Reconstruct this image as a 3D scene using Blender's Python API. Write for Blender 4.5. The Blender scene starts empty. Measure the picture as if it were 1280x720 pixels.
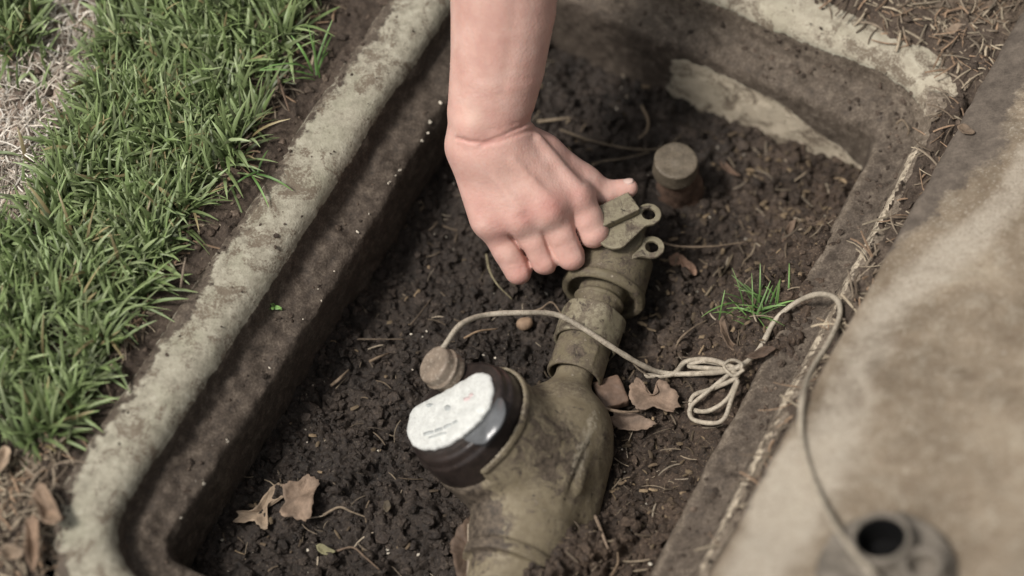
import bpy, bmesh, math, random
import numpy as np
from mathutils import Vector, Matrix

random.seed(7)
RNG = np.random.default_rng(7)
SC = bpy.context.scene
COL = SC.collection
R = math.radians

# ------------------------------------------------------------------ camera
PITCH = R(60.0)
DIST = 1.5
F_ = np.array([0.0, math.cos(PITCH), -math.sin(PITCH)])      # forward
U_ = np.array([0.0, math.sin(PITCH), math.cos(PITCH)])       # up in the picture
R_ = np.array([1.0, 0.0, 0.0])
CAM = -DIST * F_
HALF = 0.32                                                  # half frame width at DIST, metres
cam_d = bpy.data.cameras.new('camera')
cam_d.sensor_width = 36.0
cam_d.lens = 18.0 / HALF * DIST
cam_d.clip_start = 0.05
cam_d.clip_end = 200.0
cam_d.dof.use_dof = True
cam_d.dof.focus_distance = DIST + 0.035
cam_d.dof.aperture_fstop = 2.4
cam = bpy.data.objects.new('camera', cam_d)
COL.objects.link(cam)
cam.location = CAM
cam.rotation_euler = (math.pi / 2 - PITCH, 0, 0)
SC.camera = cam

# ------------------------------------------------------------------ world and sun (soft open shade)
SUN_EL, SUN_AZ = R(57), R(-110)          # azimuth measured from +Y towards +X
w = bpy.data.worlds.new('World'); SC.world = w; w.use_nodes = True
nt = w.node_tree
sky = nt.nodes.new('ShaderNodeTexSky'); sky.sky_type = 'NISHITA'; sky.sun_disc = False
sky.sun_elevation = SUN_EL; sky.sun_rotation = SUN_AZ
sky.air_density = 1.0; sky.dust_density = 6.0; sky.ozone_density = 1.0
hsv = nt.nodes.new('ShaderNodeHueSaturation'); hsv.inputs['Saturation'].default_value = 0.10
nt.links.new(sky.outputs[0], hsv.inputs['Color'])
nt.links.new(hsv.outputs[0], nt.nodes['Background'].inputs[0])
nt.nodes['Background'].inputs[1].default_value = 0.078
sun_d = bpy.data.lights.new('sun', 'SUN'); sun_d.energy = 3.1; sun_d.angle = R(11); sun_d.color = (1.0, 0.94, 0.88)
sun = bpy.data.objects.new('sun', sun_d); COL.objects.link(sun)
sdir = Vector((math.sin(SUN_AZ) * math.cos(SUN_EL), math.cos(SUN_AZ) * math.cos(SUN_EL), math.sin(SUN_EL)))
sun.rotation_euler = (-sdir).to_track_quat('-Z', 'Y').to_euler()
sun.location = sdir * 5
SC.view_settings.view_transform = 'Standard'
SC.view_settings.look = 'None'
SC.view_settings.exposure = 0.08
SC.view_settings.gamma = 1.0

# ------------------------------------------------------------------ coordinates
def at(px, py, z):
    """photo pixel (1280x720) on the horizontal plane z -> world point"""
    x = (px - 640) / 640 * HALF / DIST
    y = (360 - py) / 640 * HALF / DIST
    d = F_ + x * R_ + y * U_
    t = (z - CAM[2]) / d[2]
    return CAM + t * d

def camp(px, py, d):
    """photo pixel, d mm nearer the camera than the plane through the origin -> (X, Y, D) mm in the view frame"""
    k = (1500.0 - d) / 1500.0 * 0.5
    return np.array([(px - 640) * k, (360 - py) * k, d], dtype=float)

def view2world(P):
    P = np.asarray(P, dtype=float) * 0.001
    return P[:, :1] * R_ + P[:, 1:2] * U_ - P[:, 2:3] * F_

A_ = math.atan2(0.889, 0.457)
D1 = np.array([math.cos(A_), math.sin(A_), 0.0])            # long axis of the box
D2 = np.array([math.sin(A_), -math.cos(A_), 0.0])           # short axis, to the right
U0, U1, V0, V1 = -0.137, 0.180, -0.268, 0.262               # inner rim rectangle in (D2, D1)

def uv(p):
    return float(np.dot(p, D2)), float(np.dot(p, D1))

# ------------------------------------------------------------------ numpy noise
def _hash(ix, iy, iz, s):
    h = (ix.astype(np.uint32) * np.uint32(374761393) + iy.astype(np.uint32) * np.uint32(668265263)
         + iz.astype(np.uint32) * np.uint32(2147483647) + np.uint32(s * 974711 + 13))
    h = (h ^ (h >> np.uint32(13))) * np.uint32(1274126177)
    h = h ^ (h >> np.uint32(16))
    h = (h * np.uint32(2246822519)) ^ (h >> np.uint32(15))
    return (h & np.uint32(0xFFFFFF)).astype(np.float32) / np.float32(0xFFFFFF)

def vnoise(P, freq, seed=0):
    Q = np.asarray(P, dtype=np.float64) * freq + 1000.0
    I = np.floor(Q).astype(np.int64); f = (Q - I).astype(np.float32)
    f = f * f * (3 - 2 * f)
    out = 0
    for dx in (0, 1):
        wx = f[:, 0] if dx else 1 - f[:, 0]
        for dy in (0, 1):
            wy = f[:, 1] if dy else 1 - f[:, 1]
            for dz in (0, 1):
                wz = f[:, 2] if dz else 1 - f[:, 2]
                out = out + wx * wy * wz * _hash(I[:, 0] + dx, I[:, 1] + dy, I[:, 2] + dz, seed)
    return out * 2 - 1

def fbm(P, freq, octs=4, seed=0, gain=0.5):
    a, s, o = 1.0, 0.0, 0.0
    for k in range(octs):
        o = o + a * vnoise(P, freq * 2 ** k, seed + k * 17)
        s += a; a *= gain
    return o / s

def sstep(a, b, x):
    t = np.clip((x - a) / (b - a), 0, 1)
    return t * t * (3 - 2 * t)

# ------------------------------------------------------------------ objects
def tag(o, label=None, cat=None, group=None, kind=None):
    if label: o['label'] = label
    if cat: o['category'] = cat
    if group: o['group'] = group
    if kind: o['kind'] = kind
    return o

def empty(name, loc):
    o = bpy.data.objects.new(name, None); o.location = Vector(loc); COL.objects.link(o)
    o.empty_display_size = 0.01
    return o

def mesh_obj(name, V, Fc, m, parent=None, smooth=True, cols=None, colname='tint'):
    """V world coordinates, Fc (n,3|4) int array or a list; kept in world coordinates by undoing the parent's place"""
    V = np.asarray(V, dtype=np.float32)
    origin = np.zeros(3)
    if parent is not None:
        p = parent
        while p is not None:
            origin += np.array(p.location); p = p.parent
        V = V - origin
    else:
        origin = np.array([V[:, 0].mean(), V[:, 1].mean(), V[:, 2].min()])
        V = V - origin
    me = bpy.data.meshes.new(name)
    if isinstance(Fc, np.ndarray):
        n, k = Fc.shape
        me.vertices.add(len(V)); me.vertices.foreach_set('co', V.astype(np.float32).ravel())
        me.loops.add(n * k); me.loops.foreach_set('vertex_index', Fc.astype(np.int32).ravel())
        me.polygons.add(n); me.polygons.foreach_set('loop_start', np.arange(0, n * k, k, dtype=np.int32))
        me.update(calc_edges=True); me.validate()
    else:
        me.from_pydata(V.tolist(), [], Fc); me.update()
    if cols is not None:
        a = me.color_attributes.new(colname, 'FLOAT_COLOR', 'POINT')
        c = np.ones((len(V), 4), dtype=np.float32); c[:, :cols.shape[1]] = cols
        a.data.foreach_set('color', c.ravel())
    me.polygons.foreach_set('use_smooth', [smooth] * len(me.polygons))
    me.materials.append(m)
    o = bpy.data.objects.new(name, me); COL.objects.link(o)
    if parent is not None: o.parent = parent
    else: o.location = Vector(origin)
    return o

# ------------------------------------------------------------------ materials
class Mat:
    def __init__(s, name):
        s.m = bpy.data.materials.new(name); s.m.use_nodes = True
        s.t = s.m.node_tree; s.b = s.t.nodes['Principled BSDF']
        s.co = s.t.nodes.new('ShaderNodeTexCoord').outputs['Object']
    def n(s, typ, **kw):
        x = s.t.nodes.new(typ)
        for k, v in kw.items(): setattr(x, k, v)
        return x
    def L(s, a, b): s.t.links.new(a, b)
    def noise(s, scale, detail=4, rough=0.55, dist=0.0):
        x = s.n('ShaderNodeTexNoise'); x.inputs['Scale'].default_value = scale
        x.inputs['Detail'].default_value = detail; x.inputs['Roughness'].default_value = rough
        x.inputs['Distortion'].default_value = dist
        s.L(s.co, x.inputs['Vector']); return x.outputs['Fac']
    def voro(s, scale, feat='F1'):
        x = s.n('ShaderNodeTexVoronoi'); x.feature = feat; x.inputs['Scale'].default_value = scale
        s.L(s.co, x.inputs['Vector']); return x.outputs['Distance']
    def ramp(s, fac, stops):
        x = s.n('ShaderNodeValToRGB'); e = x.color_ramp.elements
        while len(e) < len(stops): e.new(0.5)
        for k, (p, c) in enumerate(stops):
            e[k].position = p; e[k].color = (*c, 1) if len(c) == 3 else c
        s.L(fac, x.inputs[0]); return x.outputs[0]
    def mix(s, fac, a, b, mode='MIX'):
        x = s.n('ShaderNodeMix'); x.data_type = 'RGBA'; x.blend_type = mode
        for v, i in ((fac, 0), (a, 6), (b, 7)):
            if hasattr(v, 'links'): s.L(v, x.inputs[i])
            else: x.inputs[i].default_value = v if not isinstance(v, tuple) else (*v, 1)[:4]
        return x.outputs[2]
    def math(s, op, a, b=0.0, clamp=False):
        x = s.n('ShaderNodeMath'); x.operation = op; x.use_clamp = clamp
        for v, i in ((a, 0), (b, 1)):
            if hasattr(v, 'links'): s.L(v, x.inputs[i])
            else: x.inputs[i].default_value = v
        return x.outputs[0]
    def attr(s, name):
        x = s.n('ShaderNodeAttribute'); x.attribute_name = name; return x
    def bump(s, h, dist=0.001, strength=0.6, prev=None):
        x = s.n('ShaderNodeBump'); x.inputs['Distance'].default_value = dist; x.inputs['Strength'].default_value = strength
        s.L(h, x.inputs['Height'])
        if prev is not None: s.L(prev, x.inputs['Normal'])
        return x.outputs[0]
    def out(s, col=None, rough=None, normal=None, spec=0.5):
        for v, k in ((col, 'Base Color'), (rough, 'Roughness')):
            if v is None: continue
            if hasattr(v, 'links'): s.L(v, s.b.inputs[k])
            else: s.b.inputs[k].default_value = (*v, 1) if isinstance(v, tuple) else v
        if normal is not None: s.L(normal, s.b.inputs['Normal'])
        s.b.inputs['Specular IOR Level'].default_value = spec
        return s.m

def m_soil(name, dark, mid, light, wet=0.5):
    s = Mat(name)
    n1 = s.noise(38, 6, 0.65); n2 = s.noise(420, 4, 0.6); n3 = s.noise(9, 3)
    f = s.math('ADD', s.math('MULTIPLY', n1, 0.55), s.math('MULTIPLY', n2, 0.45))
    c = s.ramp(f, [(0.33, dark), (0.52, mid), (0.70, light)])
    fl = s.ramp(s.noise(800, 3, 0.7), [(0.60, (0,) * 3), (0.68, (.55,) * 3)])
    c = s.mix(fl, c, (.21, .175, .125))
    tn = s.attr('tint').outputs['Color']
    c = s.mix(1.0, c, tn, 'MULTIPLY')
    r = s.ramp(s.math('ADD', s.math('MULTIPLY', n3, .5), s.math('MULTIPLY', n2, .5)), [(0.35, (wet,) * 3), (0.65, (0.95,) * 3)])
    nb = s.bump(n2, 0.0022, 0.8)
    nb = s.bump(s.noise(1500, 3, 0.7), 0.0006, 0.8, nb)
    return s.out(c, r, nb, 0.35)

def m_concrete():
    s = Mat('dirty cast concrete')
    a = s.attr('tint')
    sep = s.n('ShaderNodeSeparateColor'); s.L(a.outputs['Color'], sep.inputs[0])
    clean, warm = sep.outputs[0], sep.outputs[1]
    n1 = s.noise(30, 5, 0.6); n2 = s.noise(160, 5, 0.65); n3 = s.noise(700, 3, 0.6)
    base = s.ramp(n2, [(0.28, (.20, .182, .138)), (0.5, (.325, .302, .235)), (0.72, (.43, .405, .325))])
    base = s.mix(s.ramp(n1, [(0.5, (0,) * 3), (0.72, (.55,) * 3)]), base, (.27, .265, .19))
    base = s.mix(s.math('MULTIPLY', warm, .8), base, (.60, .51, .385))
    pits = s.ramp(s.voro(230), [(0.10, (1,) * 3), (0.22, (0,) * 3)])
    base = s.mix(s.math('MULTIPLY', pits, 0.35), base, (.17, .145, .11))
    mud = s.ramp(s.math('ADD', s.math('MULTIPLY', n2, .6), s.math('MULTIPLY', n3, .4)),
                 [(0.30, (.022, .017, .013)), (0.5, (.072, .056, .043)), (0.70, (.165, .135, .105))])
    drym = s.ramp(s.math('ADD', s.math('MULTIPLY', n2, .5), s.math('MULTIPLY', n3, .5)),
                 [(0.32, (.05, .039, .029)), (0.5, (.15, .12, .09)), (0.68, (.30, .255, .20))])
    mud = s.mix(sep.outputs[2], mud, drym)
    k = s.math('ADD', clean, s.math('MULTIPLY', s.math('SUBTRACT', s.math('ADD', s.math('MULTIPLY', n2, .65), s.math('MULTIPLY', n1, .35)), 0.5), 2.1))
    k = s.ramp(k, [(0.40, (0,) * 3), (0.60, (1,) * 3)])
    spl = s.math('ADD', s.math('MULTIPLY', s.noise(52, 6, 0.72, .6), .75), s.math('MULTIPLY', n3, .25))
    base = s.mix(s.ramp(spl, [(0.50, (0,) * 3), (0.58, (.85,) * 3)]), base, (.125, .095, .068))
    c = s.mix(k, mud, base)
    rg = s.ramp(n2, [(0.3, (.62,) * 3), (0.6, (.92,) * 3)])
    h = s.math('ADD', s.math('MULTIPLY', k, -0.45), n2)
    nb = s.bump(h, 0.0018, 0.6)
    nb = s.bump(n3, 0.0008, 0.6, nb)
    return s.out(c, rg, nb, 0.3)

def m_slab():
    s = Mat('weathered concrete lid')
    a = s.attr('tint')
    sep = s.n('ShaderNodeSeparateColor'); s.L(a.outputs['Color'], sep.inputs[0])
    n1 = s.noise(16, 6, 0.65, 0.4); n2 = s.noise(90, 6, 0.7); n3 = s.noise(600, 3, 0.6)
    base = s.ramp(n1, [(0.30, (.110, .083, .056)), (0.44, (.178, .140, .098)), (0.58, (.255, .205, .147)), (0.74, (.37, .315, .235))])
    base = s.mix(s.ramp(n2, [(0.50, (0,) * 3), (0.70, (.6,) * 3)]), base, (.34, .30, .235))
    base = s.mix(s.ramp(n2, [(0.28, (.7,) * 3), (0.44, (0,) * 3)]), base, (.13, .09, .06))
    base = s.mix(s.ramp(s.math('ADD', s.voro(75), s.math('MULTIPLY', n2, .3)), [(0.12, (.7,) * 3), (0.27, (0,) * 3)]), base, (.50, .46, .38))
    base = s.mix(s.math('MULTIPLY', s.ramp(s.math('ADD', sep.outputs[1], s.math('MULTIPLY', s.math('SUBTRACT', n1, .5), 1.6)), [(0.45, (0,) * 3), (0.8, (1,) * 3)]), .6), base, (.44, .395, .325))
    base = s.mix(s.math('MULTIPLY', s.ramp(s.math('ADD', sep.outputs[2], s.math('MULTIPLY', s.math('SUBTRACT', n1, .5), 1.2)), [(0.4, (0,) * 3), (0.9, (1,) * 3)]), .8), base, (.12, .095, .068))
    base = s.mix(s.ramp(n3, [(0.36, (.5,) * 3), (0.46, (0,) * 3)]), base, (.16, .125, .09))
    base = s.mix(s.ramp(n3, [(0.58, (0,) * 3), (0.68, (.5,) * 3)]), base, (.50, .45, .37))
    stain = s.ramp(s.math('ADD', n2, s.math('MULTIPLY', n3, 0.3)), [(0.4, (.062, .05, .04)), (0.85, (.17, .14, .112))])
    k = s.math('ADD', sep.outputs[0], s.math('MULTIPLY', s.math('SUBTRACT', n2, 0.5), 1.1))
    c = s.mix(s.ramp(k, [(0.38, (0,) * 3), (0.62, (1,) * 3)]), stain, base)
    nb = s.bump(n2, 0.002, 0.6); nb = s.bump(n3, 0.0008, 0.6, nb)
    return s.out(c, 0.85, nb, 0.3)

def m_brass(name, c1, c2, c3, rough=0.55, spec=0.4, mudded=False):
    s = Mat(name)
    n1 = s.noise(45, 5, 0.6); n2 = s.noise(260, 5, 0.7); n3 = s.noise(1200, 3)
    c = s.ramp(n1, [(0.32, c1), (0.52, c2), (0.72, c3)])
    dirt = s.ramp(s.math('ADD', s.math('MULTIPLY', n1, .5), s.math('MULTIPLY', n2, .5)), [(0.47, (0,) * 3), (0.58, (.85,) * 3)])
    dirt2 = s.ramp(n2, [(0.62, (0,) * 3), (0.70, (.8,) * 3)])
    c = s.mix(dirt, c, (.10, .078, .055))
    c = s.mix(dirt2, c, (.33, .29, .22))
    if mudded:
        sep = s.n('ShaderNodeSeparateColor'); s.L(s.attr('tint').outputs['Color'], sep.inputs[0])
        kk = s.math('ADD', sep.outputs[0], s.math('MULTIPLY', s.math('SUBTRACT', s.noise(110, 6, .68, .5), .5), 2.4))
        mud = s.ramp(n2, [(0.35, (.03, .023, .017)), (0.65, (.14, .11, .08))])
        c = s.mix(s.ramp(kk, [(0.42, (0,) * 3), (0.6, (1,) * 3)]), c, mud)
        c = s.mix(s.ramp(s.math('ADD', sep.outputs[1], s.math('MULTIPLY', s.math('SUBTRACT', n2, .5), 1.2)), [(0.45, (0,) * 3), (0.7, (.8,) * 3)]), c, (.40, .355, .27))
    r = s.ramp(n2, [(0.3, (rough,) * 3), (0.7, (min(1, rough + .35),) * 3)])
    nb = s.bump(n2, 0.0007, 0.6); nb = s.bump(n3, 0.0003, 0.5, nb)
    return s.out(c, r, nb, spec)

def m_plain(name, col, rough=0.6, var=0.35, scale=120, spec=0.4, bumpd=0.0005, tint=False, spots=None):
    s = Mat(name)
    n1 = s.noise(scale, 5, 0.65); n2 = s.noise(scale * 5, 4, 0.6)
    lo = tuple(c * (1 - var) for c in col); hi = tuple(min(1, c * (1 + var)) for c in col)
    c = s.ramp(n1, [(0.32, lo), (0.68, hi)])
    if spots: c = s.mix(s.ramp(n2, [(0.55, (0,) * 3), (0.66, (.8,) * 3)]), c, spots)
    if tint: c = s.mix(1.0, c, s.attr('tint').outputs['Color'], 'MULTIPLY')
    return s.out(c, rough, s.bump(n2, bumpd, 0.6), spec)

def m_skin():
    s = Mat('skin')
    a = s.attr('tint')
    sep = s.n('ShaderNodeSeparateColor'); s.L(a.outputs['Color'], sep.inputs[0])
    n1 = s.noise(55, 4, 0.6); n2 = s.noise(260, 4, 0.6)
    c = s.ramp(n1, [(0.3, (.545, .32, .268)), (0.55, (.61, .385, .325)), (0.75, (.66, .45, .385))])
    c = s.mix(s.math('MULTIPLY', sep.outputs[0], 0.75, True), c, (.45, .185, .16))
    c = s.mix(s.ramp(n2, [(0.52, (0,) * 3), (0.75, (.25,) * 3)]), c, (.50, .25, .21))
    c = s.mix(sep.outputs[1], c, (.62, .44, .36))
    h1 = s.voro(520); h2 = s.noise(900, 3, 0.6)
    nb = s.bump(h1, 0.00035, 0.35); nb = s.bump(h2, 0.0002, 0.4, nb); nb = s.bump(n2, 0.0007, 0.35, nb)
    s.b.inputs['Subsurface Weight'].default_value = 0.22
    s.b.inputs['Subsurface Radius'].default_value = (1.0, 0.35, 0.2)
    s.b.inputs['Subsurface Scale'].default_value = 0.004
    return s.out(c, 0.52, nb, 0.35)

def m_grass(name='grass blade'):
    s = Mat(name)
    t = s.attr('tint').outputs['Color']
    s.L(t, s.b.inputs['Base Color'])
    s.b.inputs['Roughness'].default_value = 0.45
    s.b.inputs['Specular IOR Level'].default_value = 0.45
    tr = s.n('ShaderNodeBsdfTranslucent'); s.L(t, tr.inputs[0])
    mx = s.n('ShaderNodeMixShader'); mx.inputs[0].default_value = 0.28
    s.L(s.b.outputs[0], mx.inputs[1]); s.L(tr.outputs[0], mx.inputs[2])
    s.L(mx.outputs[0], s.t.nodes['Material Output'].inputs[0])
    return s.m

M = dict(
    pit=m_soil('damp pit soil', (.011, .009, .007), (.034, .026, .020), (.085, .067, .051), 0.42),
    ground=m_soil('ground soil', (.028, .020, .015), (.075, .055, .041), (.16, .125, .095), 0.7),
    concrete=m_concrete(), slab=m_slab(),
    brass=m_brass('olive brass casting', (.145, .117, .074), (.215, .18, .118), (.30, .258, .178), mudded=True),
    brass2=m_brass('green tarnished brass', (.095, .08, .048), (.155, .13, .082), (.22, .19, .125), mudded=True),
    wing=m_brass('pale tarnished brass', (.17, .148, .095), (.24, .212, .145), (.32, .29, .205), 0.5, mudded=True),
    black=m_plain('black glass bezel', (.024, .018, .016), 0.30, 0.4, 90, 0.5, 0.0003, spots=(.05, .035, .028)),
    hole=m_plain('black bore shade', (.006, .006, .006), 0.9, 0.2, 90, 0.1),
    glint=m_plain('grey glass glint', (.115, .12, .125), 0.25, 0.2, 90, 0.5, 0.0002),
    white=m_plain('worn white dial cover', (.60, .61, .58), 0.55, 0.16, 160, 0.4, 0.0006, spots=(.40, .40, .36)),
    mark=m_plain('faded grey print', (.42, .44, .43), 0.6, 0.25, 300),
    redmark=m_plain('faded red print', (.60, .47, .46), 0.6, 0.2, 300),
    cable=m_plain('tan cable sheath', (.37, .325, .255), 0.55, 0.3, 200, spots=(.17, .13, .10)),
    cap=m_plain('dusty sensor cap', (.20, .158, .12), 0.5, 0.35, 110, spots=(.36, .31, .25)),
    capdark=m_plain('dark sensor base', (.06, .055, .05), 0.4, 0.4, 140),
    rust=m_plain('rusty iron', (.10, .062, .043), 0.8, 0.5, 120, bumpd=0.0015, spots=(.17, .10, .065)),
    stub=m_plain('dull galvanised cap', (.12, .098, .07), 0.6, 0.35, 120, spots=(.07, .055, .04)),
    grey=m_plain('grey moulded fitting', (.15, .13, .105), 0.7, 0.4, 60, spots=(.22, .195, .155)),
    leaf=m_plain('dry leaf', (.215, .175, .135), 0.75, 0.4, 130, bumpd=0.0008, tint=True),
    twig=m_plain('twig', (.25, .205, .155), 0.8, 0.35, 300, tint=True),
    wood=m_plain('wet wood chip', (.13, .085, .06), 0.6, 0.4, 80, tint=False),
    skin=m_skin(), nail=m_plain('nail', (.62, .45, .39), 0.4, 0.06, 60, 0.5, 0.0001),
    grass=m_grass(), straw=m_plain('dry straw', (.31, .27, .215), 0.8, 0.3, 300, tint=True),
    grit=m_plain('pale grit', (.42, .38, .31), 0.8, 0.3, 300, tint=True),
)

# ------------------------------------------------------------------ signed distance modelling (surface nets)
def surface_nets(f, lo, hi, h):
    lo = np.asarray(lo, float); hi = np.asarray(hi, float)
    n = np.ceil((hi - lo) / h).astype(int) + 1
    ax = [lo[k] + np.arange(n[k]) * h for k in range(3)]
    D = np.empty(tuple(n), dtype=np.float32)
    for i in range(0, n[0], 8):                                  # in slabs, to spare memory
        g = np.stack(np.meshgrid(ax[0][i:i + 8], ax[1], ax[2], indexing='ij'), -1)
        D[i:i + 8] = f(g.reshape(-1, 3).astype(np.float32)).reshape(g.shape[:3])
    S = D < 0
    c = [S[a:n[0] - 1 + a, b:n[1] - 1 + b, d:n[2] - 1 + d] for a in (0, 1) for b in (0, 1) for d in (0, 1)]
    cnt = sum(x.astype(np.int8) for x in c)
    act = (cnt > 0) & (cnt < 8)
    idx = -np.ones(act.shape, dtype=np.int64)
    I = np.argwhere(act); idx[act] = np.arange(len(I))
    acc = np.zeros((len(I), 3)); num = np.zeros(len(I))
    cor = [(a, b, d) for a in (0, 1) for b in (0, 1) for d in (0, 1)]
    val = {q: D[I[:, 0] + q[0], I[:, 1] + q[1], I[:, 2] + q[2]] for q in cor}
    for q in cor:
        for k in range(3):
            if q[k]: continue
            r = list(q); r[k] = 1; r = tuple(r)
            a, b = val[q], val[r]
            m = (a < 0) != (b < 0)
            t = np.where(m, a / np.where(m, a - b, 1), 0)
            p = np.tile(np.array(q, float), (len(I), 1)); p[:, k] += t
            acc[m] += p[m]; num[m] += 1
    V = lo + (I + acc / num[:, None]) * h
    Q = []
    for k in range(3):
        a = [slice(None)] * 3; b = [slice(None)] * 3
        a[k] = slice(0, n[k] - 1); b[k] = slice(1, n[k])
        s0, s1 = S[tuple(a)], S[tuple(b)]
        e = np.argwhere(s0 != s1)
        u, v = (k + 1) % 3, (k + 2) % 3
        ok = (e[:, u] > 0) & (e[:, v] > 0) & (e[:, u] < n[u] - 1) & (e[:, v] < n[v] - 1)
        e = e[ok]
        def cell(du, dv):
            q = e.copy(); q[:, u] -= du; q[:, v] -= dv
            return idx[q[:, 0], q[:, 1], q[:, 2]]
        quad = np.stack([cell(1, 1), cell(0, 1), cell(0, 0), cell(1, 0)], 1)
        flip = ~s0[e[:, 0], e[:, 1], e[:, 2]]
        quad[flip] = quad[flip][:, ::-1]
        Q.append(quad)
    return V, np.concatenate(Q)

def smin(a, b, k):
    h = np.clip(0.5 + 0.5 * (b - a) / k, 0, 1)
    return b * (1 - h) + a * h - k * h * (1 - h)
def smax(a, b, k): return -smin(-a, -b, k)
def cone(P, a, b, ra, rb):
    """tapered capsule"""
    a = np.asarray(a, np.float32); b = np.asarray(b, np.float32)
    ab = b - a; L2 = float(ab @ ab) + 1e-12
    t = np.clip(((P - a) @ ab) / L2, 0, 1)
    return np.linalg.norm(P - a - t[:, None] * ab, axis=1) - (ra + (rb - ra) * t)
def cyl(P, a, b, r, rb=None, k=0.8):
    """flat-ended (tapered) cylinder with a softened edge"""
    a = np.asarray(a, np.float32); b = np.asarray(b, np.float32)
    L = float(np.linalg.norm(b - a)); d = (b - a) / L
    t = (P - a) @ d
    rad = np.linalg.norm(P - a - t[:, None] * d, axis=1)
    rr = r if rb is None else r + (rb - r) * np.clip(t / L, 0, 1)
    return smax(rad - rr, np.maximum(-t, t - L), k)
def prism(P, a, b, r, sides=6, rot=0.0, k=0.8, up=(0, 0, 1)):
    a = np.asarray(a, np.float32); b = np.asarray(b, np.float32)
    L = float(np.linalg.norm(b - a)); d = (b - a) / L
    e1 = np.cross(d, up); e1 /= np.linalg.norm(e1); e2 = np.cross(d, e1)
    q = P - a; t = q @ d; x = q @ e1; y = q @ e2
    o = -1e9
    for i in range(sides):
        g = rot + 2 * math.pi * i / sides
        o = np.maximum(o, x * math.cos(g) + y * math.sin(g) - r)
    return smax(o, np.maximum(-t, t - L), k)
def ball(P, c, r): return np.linalg.norm(P - np.asarray(c, np.float32), axis=1) - r
def box(P, c, ax, half, k=1.0):
    q = P - np.asarray(c, np.float32); o = None
    for a, h in zip(ax, half):
        v = np.abs(q @ np.asarray(a, np.float32)) - h
        o = v if o is None else smax(o, v, k)
    return o

def grime(V):
    return np.stack([.30 + .25 * fbm(V, .06, 3, 27), .12 + .25 * fbm(V, .10, 3, 28), 0 * V[:, 0]], 1)
def sdf_obj(name, f, lo, hi, h, m, parent=None, colf=None, xf=None, noise=None):
    if colf is None and m.name in ('green tarnished brass', 'pale tarnished brass'): colf = grime
    V, Fc = surface_nets(f, lo, hi, h)
    if noise: 
        g = fbm(V, noise[0], 4, 3)[:, None]
        c = V.mean(0); e = 0.5 * h
        G = np.stack([f((V + np.eye(3)[k] * e).astype(np.float32)) - f((V - np.eye(3)[k] * e).astype(np.float32)) for k in range(3)], 1)
        G /= np.linalg.norm(G, axis=1)[:, None] + 1e-9
        V = V + G * g * noise[1]
    cols = colf(V) if colf else None
    W = xf(V) if xf else V
    return mesh_obj(name, W, Fc, m, parent, True, cols)

# ------------------------------------------------------------------ the concrete meter box
def rrect(n_off, rad, step=0.0025):
    """outline of the inner rim as (u, v, outward u, outward v) samples, corner radius rad"""
    pts = []
    def line(a, b, nrm):
        L = math.hypot(b[0] - a[0], b[1] - a[1]); n = max(2, int(L / step))
        for i in range(n):
            t = i / n; pts.append((a[0] + (b[0] - a[0]) * t, a[1] + (b[1] - a[1]) * t, *nrm))
    def arc(c, a0):
        n = 26
        for i in range(n):
            a = a0 + math.pi / 2 * i / n
            pts.append((c[0] + rad * math.cos(a), c[1] + rad * math.sin(a), math.cos(a), math.sin(a)))
    line((U1, V0 + rad), (U1, V1 - rad), (1, 0)); arc((U1 - rad, V1 - rad), 0)
    line((U1 - rad, V1), (U0 + rad, V1), (0, 1)); arc((U0 + rad, V1 - rad), math.pi / 2)
    line((U0, V1 - rad), (U0, V0 + rad), (-1, 0)); arc((U0 + rad, V0 + rad), math.pi)
    line((U0 + rad, V0), (U1 - rad, V0), (0, -1)); arc((U1 - rad, V0 + rad), 1.5 * math.pi)
    return np.array(pts)

def resample(pts, step):
    out = []
    for a, b in zip(pts[:-1], pts[1:]):
        L = math.dist(a, b); n = max(1, int(round(L / step)))
        for i in range(n): out.append([a[k] + (b[k] - a[k]) * i / n for k in range(2)])
    out.append(list(pts[-1])); return np.array(out)

RIMW = 0.042
prof = [(.043, -.175), (.0435, -.04), (.043, -.010), (.0415, -.0045), (.038, -.0012), (.034, 0), (.017, 0), (.012, -.0010),
        (.0075, -.0034), (.0042, -.0075), (.0018, -.013), (-.001, -.024), (-.0025, -.0268), (-.006, -.0285),
        (-.0205, -.0325), (-.0235, -.0345), (-.0250, -.038), (-.0258, -.045), (-.0275, -.10), (-.029, -.175)]
prof = resample([(a, b) for a, b in prof], 0.0022)
ring = rrect(0, 0.036)
nr, npf = len(ring), len(prof)
Uo = ring[:, None, 0] + ring[:, None, 2] * prof[None, :, 0]
Vo = ring[:, None, 1] + ring[:, None, 3] * prof[None, :, 0]
Zo = np.broadcast_to(prof[None, :, 1], Uo.shape)
uu, vv, zz = Uo.ravel(), Vo.ravel(), Zo.ravel()
P = uu[:, None] * D2 + vv[:, None] * D1 + zz[:, None] * np.array([0, 0, 1.0])
NU = np.broadcast_to(ring[:, None, 2], Uo.shape).ravel(); NV = np.broadcast_to(ring[:, None, 3], Uo.shape).ravel()
OFF = np.broadcast_to(prof[None, :, 0], Uo.shape).ravel()
nrm = NU[:, None] * D2 + NV[:, None] * D1
wob = fbm(P, 14, 3, 5); med = fbm(P, 60, 4, 6); fine = fbm(P, 260, 3, 8)
lower = sstep(-.004, -.02, zz)
P = P + nrm * (wob * .0018 + med * .0018 * (0.15 + lower))[:, None]
P[:, 2] += wob * .0008 + med * .0008 + fine * .0004 + np.where(lower > 0, fbm(P, 110, 4, 21) * .0034 * lower, 0)
# chips bitten out of the outer and inner arris
bite = np.clip(fbm(P, 55, 3, 33) - .38, 0, 1) * .02
P[:, 2] -= bite * np.exp(-((OFF - .042) / .006) ** 2) + bite * .2 * np.exp(-((OFF - .004) / .004) ** 2)
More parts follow.
